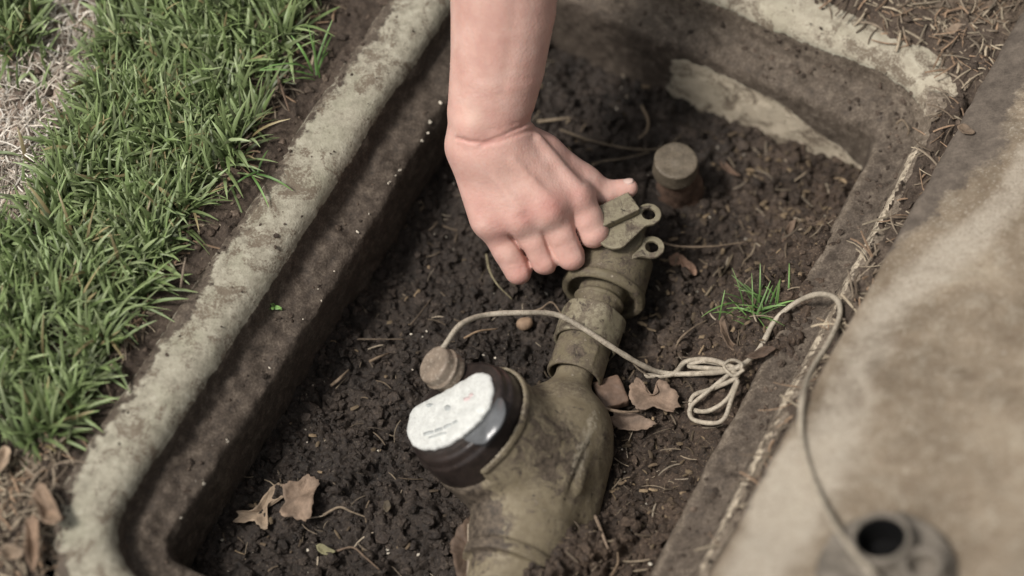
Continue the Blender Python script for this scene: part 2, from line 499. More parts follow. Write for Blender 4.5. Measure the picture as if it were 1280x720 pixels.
# rubble crust caught on the ledge
crust = np.clip(fbm(P, 90, 4, 41) + .05, 0, 1) * .006 * np.exp(-((OFF + .010) / .010) ** 2) * (zz < -.02)
P[:, 2] += crust
# where the cast surface still shows and where mud covers it
left = np.exp(-np.clip(uu - (U0 + .01), 0, 1) * 200) ; back = sstep(V1 - .035, V1 - .022, vv)
right = sstep(U1 - .015, U1 + .004, uu)
clean = -.6 + 1.85 * sstep(-.017, -.008, zz + .0015 * fbm(P, 45, 3, 16))
clean = clean - .25 * (zz > -.004) - .75 * sstep(.024, .041, OFF + .006 * fbm(P, 40, 3, 17)) * (zz > -.02)
clean = clean - right * sstep(V1 + .012, V1 - .012, vv) * 1.0
dryz = np.clip(sstep(V1 - .035, V1 - .015, vv) * .55 + right * .75 + sstep(-.02, -.004, zz) * .3 + .25 * sstep(U1 - .04, U1 - .02, uu), 0, 1)
dryz = np.where(zz < -.02, dryz * np.where(right * sstep(V1, V1 - .02, vv) + (uu > U1 - .03) * (back < .5) > .3, .32, .62), dryz)
edg = (uu > U1 - .03) * sstep(V1 - .02, V1 - .05, vv) * np.exp(-((OFF + .0235) / .0035) ** 2) * (zz > -.05)
rdg = (uu > U1 - .004) * sstep(V1 - .02, V1 - .04, vv) * (OFF < .0075) * (zz > -.014)
clean = np.maximum(clean, rdg * (.50 + .25 * fbm(P, 25, 3, 15)))
dryz = np.maximum(np.maximum(dryz, rdg), .8 * edg)
dryz = np.where((zz < -.034) & (vv > V1 - .032) & (uu < U1 - .03), .35 * sstep(.0, .06, uu), dryz)
# far lower wall: pale patch of bare cement
arr = (zz < -.034) & (back > .5)
pale = arr * sstep(U0 + .125, U0 + .155, uu) * (1 - sstep(U1 - .032, U1 - .026, uu)) * sstep(.0, -.005, zz + .043 + .027 * sstep(.05, U1 - .03, uu) ** 1.6 + .004 * fbm(P, 60, 3, 51))
clean = np.maximum(clean, pale * 1.05)
warm = np.clip(rdg + pale * .8 + .25 * right + .25 * back * (zz > -.01), 0, 1)
FI = np.arange(nr)[:, None] * npf + np.arange(npf - 1)[None, :]
FJ = ((np.arange(nr) + 1) % nr)[:, None] * npf + np.arange(npf - 1)[None, :]
Fb = np.stack([FI, FJ, FJ + 1, FI + 1], -1).reshape(-1, 4)[:, ::-1]
o = mesh_obj('meter_box', P, Fb, M['concrete'], None, True, np.stack([clean, warm, dryz], 1))
tag(o, 'open concrete meter box sunk in the ground, pale rim spotted with mud', 'meter box')

# ------------------------------------------------------------------ pit soil
def clods(X, Y, H, n, rlo, rhi, flat, amp, seed, where=None):
    Qw = np.stack([X.ravel(), Y.ravel(), 0 * X.ravel()], 1)
    WX = (fbm(Qw, 260, 2, seed + 1) * 1.1).reshape(X.shape); WY = (fbm(Qw, 260, 2, seed + 2) * 1.1).reshape(X.shape)
    """press n rounded clods into the height field"""
    g = np.random.default_rng(seed)
    x0, y0 = X[0, 0], Y[0, 0]; dx = X[1, 0] - X[0, 0]; dy = Y[0, 1] - Y[0, 0]
    nx, ny = X.shape
    for _ in range(n):
        cx = g.uniform(X[0, 0], X[-1, 0]); cy = g.uniform(Y[0, 0], Y[0, -1])
        if where is not None and not where(cx, cy, g): continue
        r = rlo + (rhi - rlo) * g.random() ** 2.2
        i0 = max(0, int((cx - x0 - r) / dx)); i1 = min(nx, int((cx - x0 + r) / dx) + 2)
        j0 = max(0, int((cy - y0 - r) / dy)); j1 = min(ny, int((cy - y0 + r) / dy) + 2)
        if i1 <= i0 or j1 <= j0: continue
        sx, sy = X[i0:i1, j0:j1] - cx, Y[i0:i1, j0:j1] - cy
        th = g.uniform(0, math.pi); e = g.uniform(.65, 1.0)
        sx = sx + WX[i0:i1, j0:j1] * r; sy = sy + WY[i0:i1, j0:j1] * r
        a = sx * math.cos(th) + sy * math.sin(th); b = (-sx * math.sin(th) + sy * math.cos(th)) / e
        q = 1 - (np.abs(a) ** 2.2 + np.abs(b) ** 2.2) / r ** 2.2
        base = H[i0:i1, j0:j1]
        ci = min(nx - 1, max(0, int((cx - x0) / dx))); cj = min(ny - 1, max(0, int((cy - y0) / dy)))
        top = H[ci, cj] * .6 + base * .4 + np.where(q > 0, np.clip(q * 2.6, 0, 1) ** .6, -1) * r * flat + amp * r * g.uniform(-.5, .5) + sx * g.uniform(-.45, .45) + sy * g.uniform(-.45, .45)
        H[i0:i1, j0:j1] = np.where(q > 0, np.maximum(base, top), base)

gu = np.arange(U0 - .006, U1 + .0061, .0012); gv = np.arange(V0 - .006, V1 + .0061, .0012)
GU, GV = np.meshgrid(gu, gv, indexing='ij')
def pit_base(u, v):
    z = -.090 + .002 * sstep(V1 - .16, V1, v) + .013 * sstep(.07, U1, u) - .004 * sstep(V0 + .10, V0, v)
    z = z + .010 * np.exp(-((u - .115) ** 2 + (v + .02) ** 2) / .0030)
    for (px, py, h_, w_) in ((722, 706, .031, .028), (655, 748, .040, .026), (770, 640, .010, .03), (540, 660, .006, .03), (880, 430, .006, .03)):
        c = at(px, py, -.085); cu, cv = uv(c)
        z = z + h_ * np.exp(-((u - cu) ** 2 + (v - cv) ** 2) / w_ ** 2)
    nb_ = fbm(np.stack([u.ravel(), v.ravel(), 0 * u.ravel()], 1), 30, 3, 85).reshape(u.shape)
    k = sstep(V1 - .05, V1 - .13, v)
    lo_k = sstep(-.005, .055, v + .02 * nb_)
    bankz = -.086 + (.026 + .024 * lo_k) * sstep(U1 - .085, U1 - .026, u + .010 * nb_) + .0045 * lo_k * sstep(U1 - .03, U1 - .018, u + .012 * nb_) - .006 * sstep(U1 - .016, U1 - .004, u + .012 * nb_)
    z = z * (1 - k) + np.maximum(z, bankz) * k
    return z - .003 * sstep(V1 - .1, V1 - .04, v)
PQ = np.stack([GU.ravel(), GV.ravel(), 0 * GU.ravel()], 1)
H = pit_base(GU, GV) + (fbm(PQ, 16, 3, 61) * .006 + fbm(PQ, 70, 3, 62) * .003).reshape(GU.shape)
PW2 = PQ + np.stack([fbm(PQ, 120, 2, 78), fbm(PQ, 120, 2, 79), 0 * PQ[:, 0]], 1) * .004
H -= (np.abs(fbm(PW2, 75, 3, 74)) * .007 + np.abs(fbm(PW2, 190, 3, 75)) * .004).reshape(GU.shape) - .003
def cl_where(u, v, g):
    q = float(fbm(np.array([[u, v, 0.0]]), 14, 2, 77)[0])
    return g.random() < (.95 if q > -.05 else .30)
clods(GU, GV, H, 9000, .0010, .0066, .36, .6, 11, cl_where)
H += (fbm(PQ, 160, 2, 68) * .0014 + fbm(PQ, 480, 2, 63) * .0016).reshape(GU.shape)
PITH = H.copy()
def pit_z(p):
    u, v = uv(p)
    i = int(np.clip((u - gu[0]) / .0012, 0, len(gu) - 1)); j = int(np.clip((v - gv[0]) / .0012, 0, len(gv) - 1))
    return float(PITH[i, j])
PW = GU.ravel()[:, None] * D2 + GV.ravel()[:, None] * D1 + H.ravel()[:, None] * np.array([0, 0, 1.0])
nxg, nyg = GU.shape
ii = (np.arange(nxg - 1)[:, None] * nyg + np.arange(nyg - 1)[None, :]).ravel()
Fg = np.stack([ii, ii + nyg, ii + nyg + 1, ii + 1], 1)
brown = sstep(.03, .16, GU.ravel() + .03 * fbm(PQ, 20, 3, 66)) * .9
tn = np.stack([.92 + brown * .95, .90 + brown * .78, .92 + brown * .62], 1) * (1 + .2 * fbm(PQ, 30, 3, 67))[:, None]
tag(mesh_obj('pit_soil', PW, Fg, M['pit'], None, True, tn), 'dark crumbly damp soil on the floor of the box', kind='structure')

# ------------------------------------------------------------------ loose clods and crumbs (uncountable)
def ico(sub):
    bm = bmesh.new(); bmesh.ops.create_icosphere(bm, subdivisions=sub, radius=1)
    V = np.array([v.co[:] for v in bm.verts]); Fc = np.array([[v.index for v in f.verts] for f in bm.faces]); bm.free()
    return V, Fc
ICO1, ICO2 = ico(1), ico(2)

def scatter_lumps(name, pts, radii, m, tints, label, seed, rough=.38, sub=2):
    bv, bf = ICO2 if sub == 2 else ICO1
    g = np.random.default_rng(seed)
    n = len(pts); k = len(bv)
    sc = g.uniform(.6, 1.15, (n, 1, 3)); sc[:, :, 2] *= .75
    base = bv[None] * np.ones((n, 1, 1))
    off = g.uniform(-50, 50, (n, 1, 3))
    q = (base * 1.1 + off).reshape(-1, 3)
    d = 1 + rough * fbm(q, 1.3, 3, seed).reshape(n, k, 1) * 2.6
    d = np.clip(d, .45, 1.6)
    a = g.uniform(0, 2 * math.pi, n); ca, sa = np.cos(a), np.sin(a)
    v = base * d * sc * radii[:, None, None]
    x = v[..., 0] * ca[:, None] - v[..., 1] * sa[:, None]; y = v[..., 0] * sa[:, None] + v[..., 1] * ca[:, None]
    W = np.stack([x, y, v[..., 2]], -1) + pts[:, None, :]
    Fc = (bf[None] + (np.arange(n) * k)[:, None, None]).reshape(-1, 3)
    cols = np.repeat(tints, k, 0)
    o = mesh_obj(name, W.reshape(-1, 3), Fc, m, None, False, cols)
    return tag(o, label, kind='stuff')

g = np.random.default_rng(91)
pts, rad, tin = [], [], []
for _ in range(7000):
    u = g.uniform(U0 - .003 + .026, U1 - .024); v = g.uniform(V0 + .02, V1 - .024)
    p = u * D2 + v * D1; r = .0007 + .0042 * g.random() ** 4
    p[2] = pit_z(p) + r * .25
    pts.append(p); rad.append(r)
    b = float(sstep(.03, .16, np.array(u))) * .9
    tin.append(np.array([.9 + b * .8, .88 + b * .65, .9 + b * .5]) * g.uniform(.7, 1.5))
scatter_lumps('soil_clods', np.array(pts), np.array(rad), M['pit'], np.array(tin), 'loose soil clods strewn over the pit floor', 92)

# ------------------------------------------------------------------ ground round the box
gx = np.arange(-.44, .4401, .0023); gy = np.arange(-.36, .3801, .0023)
GX, GY = np.meshgrid(gx, gy, indexing='ij')
GUx = GX * D2[0] + GY * D2[1]; GVx = GX * D1[0] + GY * D1[1]
P3 = np.stack([GX.ravel(), GY.ravel(), 0 * GX.ravel()], 1)
n_lo = fbm(P3, 13, 3, 71).reshape(GX.shape); n_md = fbm(P3, 60, 4, 72).reshape(GX.shape); n_hi = fbm(P3, 300, 3, 73).reshape(GX.shape)
outL = U0 - RIMW - GUx                                         # distance outside the left rim
outR = GUx - (U1 + RIMW); outB = GVx - (V1 + RIMW)
Hg = -.006 + n_lo * .005 + n_md * .0035
# soil creeping over the far rim and the far corner, bank of spoil that carries the lid on the right
def over(GUx, GVx):
    far = sstep(V1 + .012, V1 + .040, GVx) * (1 - .0 * GUx)
    return far
ovn = .010 * n_lo + .006 * n_md
Hg += .012 * sstep(V1 + .014, V1 + .034, GVx + ovn)
Hg = np.maximum(Hg, -.001 + .012 * sstep(-.004, .004, np.minimum(GUx - (U1 - .008), GVx - (V1 - .03))) * sstep(.012, .03, (GUx - U1) + (GVx - V1) + ovn * .6) - .02 * (GVx < V1 - .03) - .02 * (GUx < U1 - .008))
# lid plane (world): through the edge line, rising to the right and towards the viewer
E_FAR = at(1282, 0, .012); E_NEAR = at(872, 735, .085)
edir = (E_NEAR - E_FAR) / np.linalg.norm(E_NEAR - E_FAR)
side = np.cross(np.array([0, 0, 1.0]), edir); side /= np.linalg.norm(side)
if side[0] < 0: side = -side
TILT = R(20)
sdn = side * math.cos(TILT) + np.array([0, 0, 1.0]) * math.sin(TILT)
lnorm = np.cross(sdn, edir); lnorm /= np.linalg.norm(lnorm)
if lnorm[2] < 0: lnorm = -lnorm
LTH = .038
def lid_under(x, y):
    return E_FAR[2] - (lnorm[0] * (x - E_FAR[0]) + lnorm[1] * (y - E_FAR[1])) / lnorm[2] - LTH / lnorm[2]
dside = (GX - E_FAR[0]) * side[0] + (GY - E_FAR[1]) * side[1]
und = lid_under(GX, GY)
bank = sstep(.012, .075, dside) * sstep(U1 + .020, U1 + .062, GUx)
Hg = Hg * (1 - bank) + (und - .002) * bank
Hg = np.where((GUx > U1 + .004) & (bank <= 0.02), np.maximum(Hg, -.012 + n_md * .004 + .018 * sstep(U1 + .007, U1 + .014, GUx + .004 * n_md)), Hg)
clods(GX, GY, Hg, 7000, .002, .0065, .45, .3, 12)
Hg += n_hi * .0012
GH = Hg
def ground_z(p):
    i = int(np.clip((p[0] - gx[0]) / .0023, 0, len(gx) - 1)); j = int(np.clip((p[1] - gy[0]) / .0023, 0, len(gy) - 1))
    return float(GH[i, j])
rimin = .010
inside = (GUx > U0 - .030) & (GUx < U1 + .008) & (GVx > V0 - .030) & (GVx < V1 + .008)
nxg, nyg = GX.shape
fm = ~(inside[:-1, :-1] & inside[1:, 1:] & inside[1:, :-1] & inside[:-1, 1:])
ii = (np.arange(nxg - 1)[:, None] * nyg + np.arange(nyg - 1)[None, :])[fm]
Fg = np.stack([ii, ii + nyg, ii + nyg + 1, ii + 1], 1)
# bare dry ground at the upper left, tinted brighter to paint dappled sun
def bare(x, y):
    b = 0
    for (px, py, rx, ry, k) in ((75, 45, .030, .050, 1.0), (12, 190, .026, .060, 1.0), (60, 120, .020, .035, .8), (-60, 120, .06, .08, 1.)):
        c = at(px, py, 0)
        b = np.maximum(b, k * np.exp(-((x - c[0]) / rx) ** 2 - ((y - c[1]) / ry) ** 2))
    return b
BG = bare(GX, GY).ravel()
BG = sstep(.28, .75, BG + .25 * fbm(P3, 40, 3, 81))
farR = sstep(.0, .05, outB.ravel()) * sstep(0, .1, GUx.ravel())
tn = np.ones((len(P3), 3)) * (1 + .25 * fbm(P3, 25, 3, 82))[:, None]
tn = tn * (1 - BG[:, None]) + np.array([5.5, 5.8, 6.2]) * BG[:, None]
tn = tn * (1 + farR[:, None] * np.array([.7, .7, .6]))
PW = np.stack([GX.ravel(), GY.ravel(), Hg.ravel()], 1)
# coarse skirt outwards to well beyond the frame
b0 = [(gx[0], gy[0]), (gx[-1], gy[0]), (gx[-1], gy[-1]), (gx[0], gy[-1])]
edge_idx = np.concatenate([np.arange(nxg) * nyg, (nxg - 1) * nyg + np.arange(1, nyg), (np.arange(nxg - 2, -1, -1)) * nyg + nyg - 1, np.arange(nyg - 2, 0, -1)])
ex = PW[edge_idx]; c0 = ex.mean(0)
far1 = ex.copy(); far1[:, :2] = ex[:, :2] * 1.7; far1[:, 2] = ex[:, 2] * .4 - .003
far2 = ex.copy(); far2[:, :2] = ex[:, :2] * 60; far2[:, 2] = -.01
b = len(PW); m_ = len(edge_idx); PW = np.concatenate([PW, far1, far2]); tn = np.concatenate([tn, np.ones((2 * m_, 3))])
k = np.arange(m_); k2 = (k + 1) % m_
sk = np.concatenate([np.stack([edge_idx[k], b + k, b + k2, edge_idx[k2]], 1), np.stack([b + k, b + m_ + k, b + m_ + k2, b + k2], 1)])[:, ::-1]
sk = sk[:, ::-1] if False else sk
tag(mesh_obj('ground', PW, np.concatenate([Fg, sk[:, ::-1]]), M['ground'], None, True, tn), 'brown soil round the concrete box', kind='structure')

g = np.random.default_rng(95)
pts, rad, tin = [], [], []
for _ in range(5200):
    x, y = g.uniform(-.36, .36), g.uniform(-.30, .32)
    u = x * D2[0] + y * D2[1]; v = x * D1[0] + y * D1[1]
    if U0 - RIMW + .0 < u < U1 + .006 and V0 - RIMW < v < V1 + .014: continue
    if u < U0 - .10 and g.random() < .6: continue
    r = .0010 + .0034 * g.random() ** 3
    pts.append([x, y, ground_z((x, y)) + r * .3]); rad.append(r)
    tin.append(np.ones(3) * g.uniform(.5, 1.7))
# crumbs lying on the rim and the ledges
for _ in range(900):
    t = g.integers(0, nr); oo = g.choice([g.uniform(.030, .044), g.uniform(.006, .044), g.uniform(-.021, -.004), g.uniform(-.021, -.004)])
    u = ring[t, 0] + ring[t, 2] * oo; v = ring[t, 1] + ring[t, 3] * oo
    r = .0005 + (.0012 if oo > 0 else .002) * g.random() ** 2.5
    z = -.0005 if oo > 0 else -.029 - (abs(oo) - .006) * .25
    p = u * D2 + v * D1; pts.append([p[0], p[1], z + r * .35]); rad.append(r); tin.append(np.ones(3) * g.uniform(.4, 1.5))
for _ in range(5200):                                            # rubble caked on the right and far ledges and faces
    far = g.random() < .45
    if far: u, v0_ = g.uniform(U0 + .02, U1), None
    t = g.integers(0, nr); qn = ring[t]
    if qn[2] < .5 and qn[3] < .5: continue
    j_ = g.integers(int(npf * .22), int(npf * .62)) if g.random() < .9 else g.integers(int(npf * .1), int(npf * .9))
    p = P[t * npf + j_].copy(); r = .0005 + .0024 * g.random() ** 2.6
    if p[2] > -.012 or abs(p[2]) > .075 or (p[2] < -.036 and g.random() < .75): continue
    pts.append(p); rad.append(r); tin.append(np.ones(3) * g.uniform(.45, 1.7))
scatter_lumps('soil_crumbs', np.array(pts), np.array(rad), M['ground'], np.array(tin), 'loose soil crumbs round and on the concrete rim', 96, sub=1)

# ------------------------------------------------------------------ the concrete lid lying on the right
LW, LL = .42, .98
nu_, nv_ = 150, 300
def lid_point(s, t, d):                                         # s across, t along, d below the top face
    return E_FAR + sdn * s + edir * t - lnorm * d
a0 = -.13
prof2 = resample([(.012, LTH), (.001, LTH - .004), (.0, .006), (.0008, .0028), (.0028, .0008), (.006, 0), (.20, .0), (LW, 0)], .0032)
T = np.linspace(a0, a0 + LL, 340)
S2, T2 = np.meshgrid(prof2[:, 0], T, indexing='ij'); Dp = np.broadcast_to(prof2[:, 1][:, None], S2.shape)
PL = E_FAR + S2.ravel()[:, None] * sdn + T2.ravel()[:, None] * edir - Dp.ravel()[:, None] * lnorm
md = fbm(PL, 45, 4, 101); lo_ = fbm(PL, 12, 3, 102)
PL = PL + lnorm * (md * .0011 + lo_ * .0012 + fbm(PL, 220, 3, 103) * .0005)[:, None]
PL = PL + sdn * ((fbm(PL, 40, 3, 104) * .0022) * np.exp(-S2.ravel() / .01))[:, None]
q1, q2 = S2.shape
ii = (np.arange(q1 - 1)[:, None] * q2 + np.arange(q2 - 1)[None, :]).ravel()
Fl = np.stack([ii, ii + 1, ii + q2 + 1, ii + q2], 1)
# closed back faces
base = len(PL)
sx, tx = S2.ravel(), T2.ravel()
jag = .018 * fbm(PL, 26, 4, 105)
wst = .027 - .038 * sstep(.16, .30, tx) + .004                # damp stain along the edge, wide at the far end
clean = .5 + np.clip((sx + jag - wst) / .03, -.6, .6)
worn = .75 * np.exp(-((sx - wst - .028) / .022) ** 2) * sstep(.02, .12, tx) + .45 * np.exp(-((sx - .05) / .04) ** 2 - ((tx - .46) / .12) ** 2)
dark = .85 * sstep(.09, .20, sx) * sstep(.25, .50, tx) + .8 * np.exp(-((sx - .030) / .010) ** 2 - ((tx - .335) / .018) ** 2)
PLb = np.array([lid_point(LW, a0, 0), lid_point(LW, a0 + LL, 0), lid_point(LW, a0, LTH), lid_point(LW, a0 + LL, LTH), lid_point(.012, a0, LTH), lid_point(.012, a0 + LL, LTH)])
Fl2 = [list(map(int, f)) for f in Fl]
e0 = [i * q2 for i in range(q1)]; e1 = [i * q2 + q2 - 1 for i in range(q1)]
Fl2 += [e0 + [base + 2], (e1 + [base + 3])[::-1], [base + 4, base + 5, base + 3, base + 2], [(q1 - 1) * q2, (q1 - 1) * q2 + q2 - 1, base + 3, base + 2]]
cl = np.concatenate([np.stack([clean, worn, dark], 1), np.ones((6, 3)) * .5])
lid = empty('box_lid', lid_point(.05, .3, LTH))
tag(lid, 'thick weathered concrete lid laid beside the box, dark damp stain along its edge', 'lid')
mesh_obj('slab', np.concatenate([PL, PLb]), Fl2, M['slab'], lid, True, cl)

# grey fitting with a dark bore on the lid
def lid_hit(px, py, d=0.0):
    """pixel ray onto the lid's top plane lifted by d"""
    x = (px - 640) / 640 * HALF / DIST; y = (360 - py) / 640 * HALF / DIST
    dr = F_ + x * R_ + y * U_
    p0 = E_FAR + lnorm * d
    t = np.dot(p0 - CAM, lnorm) / np.dot(dr, lnorm)
    return CAM + t * dr
cf = lid_hit(1108, 716, .0)
ez = lnorm; ex_ = sdn; ey_ = -edir
def lfit(V):                                                   # local mm -> world
    V = V * .001
    return cf + V[:, :1] * ex_ + V[:, 1:2] * ey_ + V[:, 2:3] * ez
def f_fit(P):
    d = cyl(P, (0, 0, -2), (0, 0, 7), 40, 36, 2)
    d = smin(d, cyl(P, (-4, 8, 0), (-4, 8, 20), 19, 17, 1.5), 5)
    d = smin(d, cyl(P, (22, 2, 0), (22, 2, 15), 13, 12, 1.5), 3)
    for a in (0.5, 1.7, 2.9, 4.1, 5.3):
        d = smin(d, cone(P, (0, 0, 6), (34 * math.cos(a), 34 * math.sin(a), 6), 4, 3), 2)
    d = smax(d, -cyl(P, (-4, 8, -4), (-4, 8, 30), 13.5, 14.2, .5), 1.2)
    d = smax(d, -cyl(P, (22, 2, 5), (22, 2, 20), 7.5, 8, .5), 1.2)
    return d
fit = sdf_obj('collar', f_fit, (-44, -44, -6), (44, 44, 24), 1.1, M['grey'], lid, None, lfit, (0.12, .25))
fit['label'] = 'grey moulded collar with a dark round bore'
def lid_frame(V, c=cf): return lfit(V)
sdf_obj('bore', lambda P: smax(cyl(P, (-4, 8, -1), (-4, 8, 18.5), 14.0, 14.0, .3), -cyl(P, (-4, 8, 1), (-4, 8, 24), 12.2, 12.6, .3), .3), (-20, -8, -3), (12, 24, 21), 1.0, M['hole'], lid, None, lfit)  # black liner put in to paint the shade inside the bore

# ------------------------------------------------------------------ tubes, cables, roots, blades
def catmull(pts, n=10):
    P = np.array(pts, float); P = np.vstack([2 * P[0] - P[1], P, 2 * P[-1] - P[-2]])
    out = []
    for i in range(1, len(P) - 2):
        p0, p1, p2, p3 = P[i - 1:i + 3]
        for k in range(n):
            t = k / n
            out.append(.5 * ((2 * p1) + (-p0 + p2) * t + (2 * p0 - 5 * p1 + 4 * p2 - p3) * t ** 2 + (-p0 + 3 * p1 - 3 * p2 + p3) * t ** 3))
    out.append(P[-2]); return np.array(out)

def tube(path, r, sides=10, r2=None, bumpy=0.0, seed=0):
    path = np.asarray(path); n = len(path)
    tan = np.gradient(path, axis=0); tan /= np.linalg.norm(tan, axis=1)[:, None] + 1e-12
    up = np.array([.1, .2, 1.0]); V = []
    rr = np.linspace(r, r if r2 is None else r2, n)
    if bumpy: rr = rr * (1 + bumpy * vnoise(path, 180, seed))
    e1 = np.cross(tan[0], up); e1 /= np.linalg.norm(e1)
    for i in range(n):
        e1 = e1 - tan[i] * np.dot(e1, tan[i]); e1 /= np.linalg.norm(e1) + 1e-12
        e2 = np.cross(tan[i], e1)
        a = np.arange(sides) * 2 * math.pi / sides
        V.append(path[i] + rr[i] * (np.cos(a)[:, None] * e1 + np.sin(a)[:, None] * e2))
    V = np.concatenate(V + [path[:1], path[-1:]])
    Fc = []
    for i in range(n - 1):
        for j in range(sides):
            j2 = (j + 1) % sides
            Fc.append([i * sides + j, i * sides + j2, (i + 1) * sides + j2, (i + 1) * sides + j])
    b = n * sides
    for j in range(sides):
        j2 = (j + 1) % sides
        Fc.append([b, j2, j]); Fc.append([b + 1, (n - 1) * sides + j, (n - 1) * sides + j2])
    return V, Fc

def strip_leaf(base, d, side, L, W, curl, n=7, cup=0.25):
    """one pointed blade bending along its length: 3 vertices across"""
    V, Fc = [], []
    p = np.array(base, float); d = d / np.linalg.norm(d)
    up = np.cross(side, d)
    for i in range(n):
        t = i / (n - 1)
        wd = W * (math.sin(math.pi * (0.12 + .88 * t) ** .9) ** .8) * .5
        c = p + up * 0
        V += [c - side * wd + up * wd * cup, c.copy(), c + side * wd + up * wd * cup]
        p = p + d * L / (n - 1)
        d = d + np.array([0, 0, -1.0]) * curl / (n - 1); d /= np.linalg.norm(d)
        up = np.cross(side, d)
    for i in range(n - 1):
        a = i * 3
        Fc += [[a, a + 1, a + 4, a + 3], [a + 1, a + 2, a + 5, a + 4]]
    return V, Fc

# ------------------------------------------------------------------ the water meter
mz = -.062
Mo = at(676, 595, mz); Nx = at(758, 350, mz)
p1 = (Nx - Mo) / np.linalg.norm(Nx - Mo); p2 = np.array([p1[1], -p1[0], 0.0]); zz_ = np.array([0, 0, 1.0])
TL = R(41)
nloc = np.array([-math.sin(TL), 0, math.cos(TL)])              # register axis in the meter frame (p2, p1, z)
def m2w(V): V = np.asarray(V) * .001; return Mo + V[:, :1] * p2 + V[:, 1:2] * p1 + V[:, 2:3] * zz_
Nf = nloc.astype(np.float32)
OF = (np.cross(nloc, (0, 1.0, 0)) * 12 + np.array([0, 5.0, 0])).astype(np.float32)    # the barrel sits off the pipe's axis
def f_body(P):
    d = cone(P, (2, 30, -2), (0, -38, -4), 36, 33)                             # chamber along the pipe
    d = smin(d, cyl(P, Nf * 4 + OF * .6, Nf * 54 + OF, 42.5, 40.5, 2.5), 9)                   # register barrel
    d = smin(d, cyl(P, Nf * 52 + OF, Nf * 57 + OF, 42.6, 42.2, 1.5), 1.5)                  # its rolled lip
    d = smin(d, cone(P, (2, 38, 0), (0, 60, 0), 25, 12.5), 10)                 # shoulder to the neck
    d = smin(d, cyl(P, (0, 52, 0), (0, 84, 0), 12.6, 11.8, 1), 4)
    d = smin(d, cyl(P, (0, -40, -3), (0, -105, -6), 27, 22, 2), 12)            # outlet
    d = smin(d, cone(P, (28, 22, -4), (30, -18, -8), 10, 12), 9)               # right flank
    d = smin(d, cone(P, (20, 36, 18), (25, -8, 19), 3.5, 4.0), 5)              # casting rib
    d = smin(d, cyl(P, (26, -38, -14), (38, -44, -12), 11, 9, 2), 5)          # boss at the lower right
    d = smin(d, cyl(P, (0, -58, -3), (0, -66, -3), 31, 31, 1.5), 2)
    d = smax(d, -cyl(P, Nf * 52 + OF, Nf * 80 + OF, 40.4, 40.4, .3), .6)
    # mouth of the barrel cut low at lower left, shade put into its shape
    hh = P @ Nf; qq = P - hh[:, None] * Nf - OF; aa = qq[:, 1] * -.75 + (qq @ np.cross(nloc, (0, 1.0, 0)).astype(np.float32)) * .65
    d = smax(d, np.minimum(hh - 47, aa - 15), 5)
    # mud caked on top of the casting
    d = d - .9 * np.clip(fbm(P, .11, 3, 3) + .1, 0, 1) * (np.exp(-((P[:, 0] - 8) ** 2 + (P[:, 1] + 2) ** 2) / 30 ** 2))
    return d
def body_cols(V):
    h = V @ nloc; q = V - h[:, None] * nloc - OF; a = (q[:, 1] * -.75 + (q @ e_bv) * .65) / 42
    mud = 1.1 * sstep(.25, .8, a) * sstep(10, 40, h)  # mud at lower left, also darkened to paint in the shadow there
    mud += .55 * np.exp(-((V[:, 0] - 6) ** 2 + (V[:, 1] - 0) ** 2) / 26 ** 2) + .4 * sstep(-10, -34, V[:, 2]) + .15
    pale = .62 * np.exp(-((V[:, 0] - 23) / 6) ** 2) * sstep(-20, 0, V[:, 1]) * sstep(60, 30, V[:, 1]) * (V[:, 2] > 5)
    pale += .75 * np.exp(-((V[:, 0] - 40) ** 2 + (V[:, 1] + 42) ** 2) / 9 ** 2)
    pale += .5 * np.exp(-((h - 57) / 2.5) ** 2) * (a < .3)  # highlight painted along the lip, except at lower left
    return np.stack([np.clip(mud, 0, 1), np.clip(pale, 0, 1), mud * 0], 1)
e_bv = np.cross(nloc, np.array([0, 1.0, 0]))
meter = empty('water_meter', Mo + np.array([0, 0, -.03]))
tag(meter, 'olive brass water meter tilted in the pit, white dial cover facing up left', 'water meter')
sdf_obj('body', f_body, (-92, -112, -42), (62, 92, 72), 1.1, M['brass'], meter, body_cols, m2w, (0.045, .9))
# register head
def f_reg(P):
    d = cyl(P, Nf * 46 + OF, Nf * 66 + OF, 39.6, 38.5, 1.5)
    return smin(d, cyl(P, Nf * 62 + OF, Nf * 73 + OF, 37.5, 36, 2.5), 1.5)
reg = sdf_obj('register', f_reg, (-104, -44, -12), (6, 52, 84), 1.2, M['black'], meter, None, m2w)
reg['label'] = 'dark glassy register housing'
# white cover on top: worn outline, 4 mm thick
e_a = np.array([0, 1.0, 0]); e_b = np.cross(nloc, e_a)         # in the cover plane: along pipe, and across
def plane_pt(px, py, hgt):
    """pixel onto the plane across the register axis at height hgt (mm) -> meter frame mm"""
    x = (px - 640) / 640 * HALF / DIST; y = (360 - py) / 640 * HALF / DIST
    dr = F_ + x * R_ + y * U_
    nw = nloc[0] * p2 + nloc[2] * zz_
    p0 = Mo + nw * hgt * .001
    t = np.dot(p0 - CAM, nw) / np.dot(dr, nw); q = CAM + t * dr - Mo
    return np.array([np.dot(q, p2), np.dot(q, p1), q[2]]) * 1000
outl = [(508, 539), (510, 525), (514, 513), (524, 505), (540, 497), (556, 488), (572, 479), (588, 470), (600, 465), (609, 467), (613, 476), (614, 489),
        (611, 503), (604, 516), (594, 528), (582, 539), (569, 548), (555, 556), (540, 560), (525, 560), (513, 553)]
oc = catmull([plane_pt(x, y, 76) for x, y in outl + outl[:1]], 8)[:-1]
gq = np.random.default_rng(5); cen = oc.mean(0)
oc = oc + (oc - cen) / np.linalg.norm(oc - cen, axis=1)[:, None] * (fbm(oc, .35, 3, 9) * 1.1)[:, None]
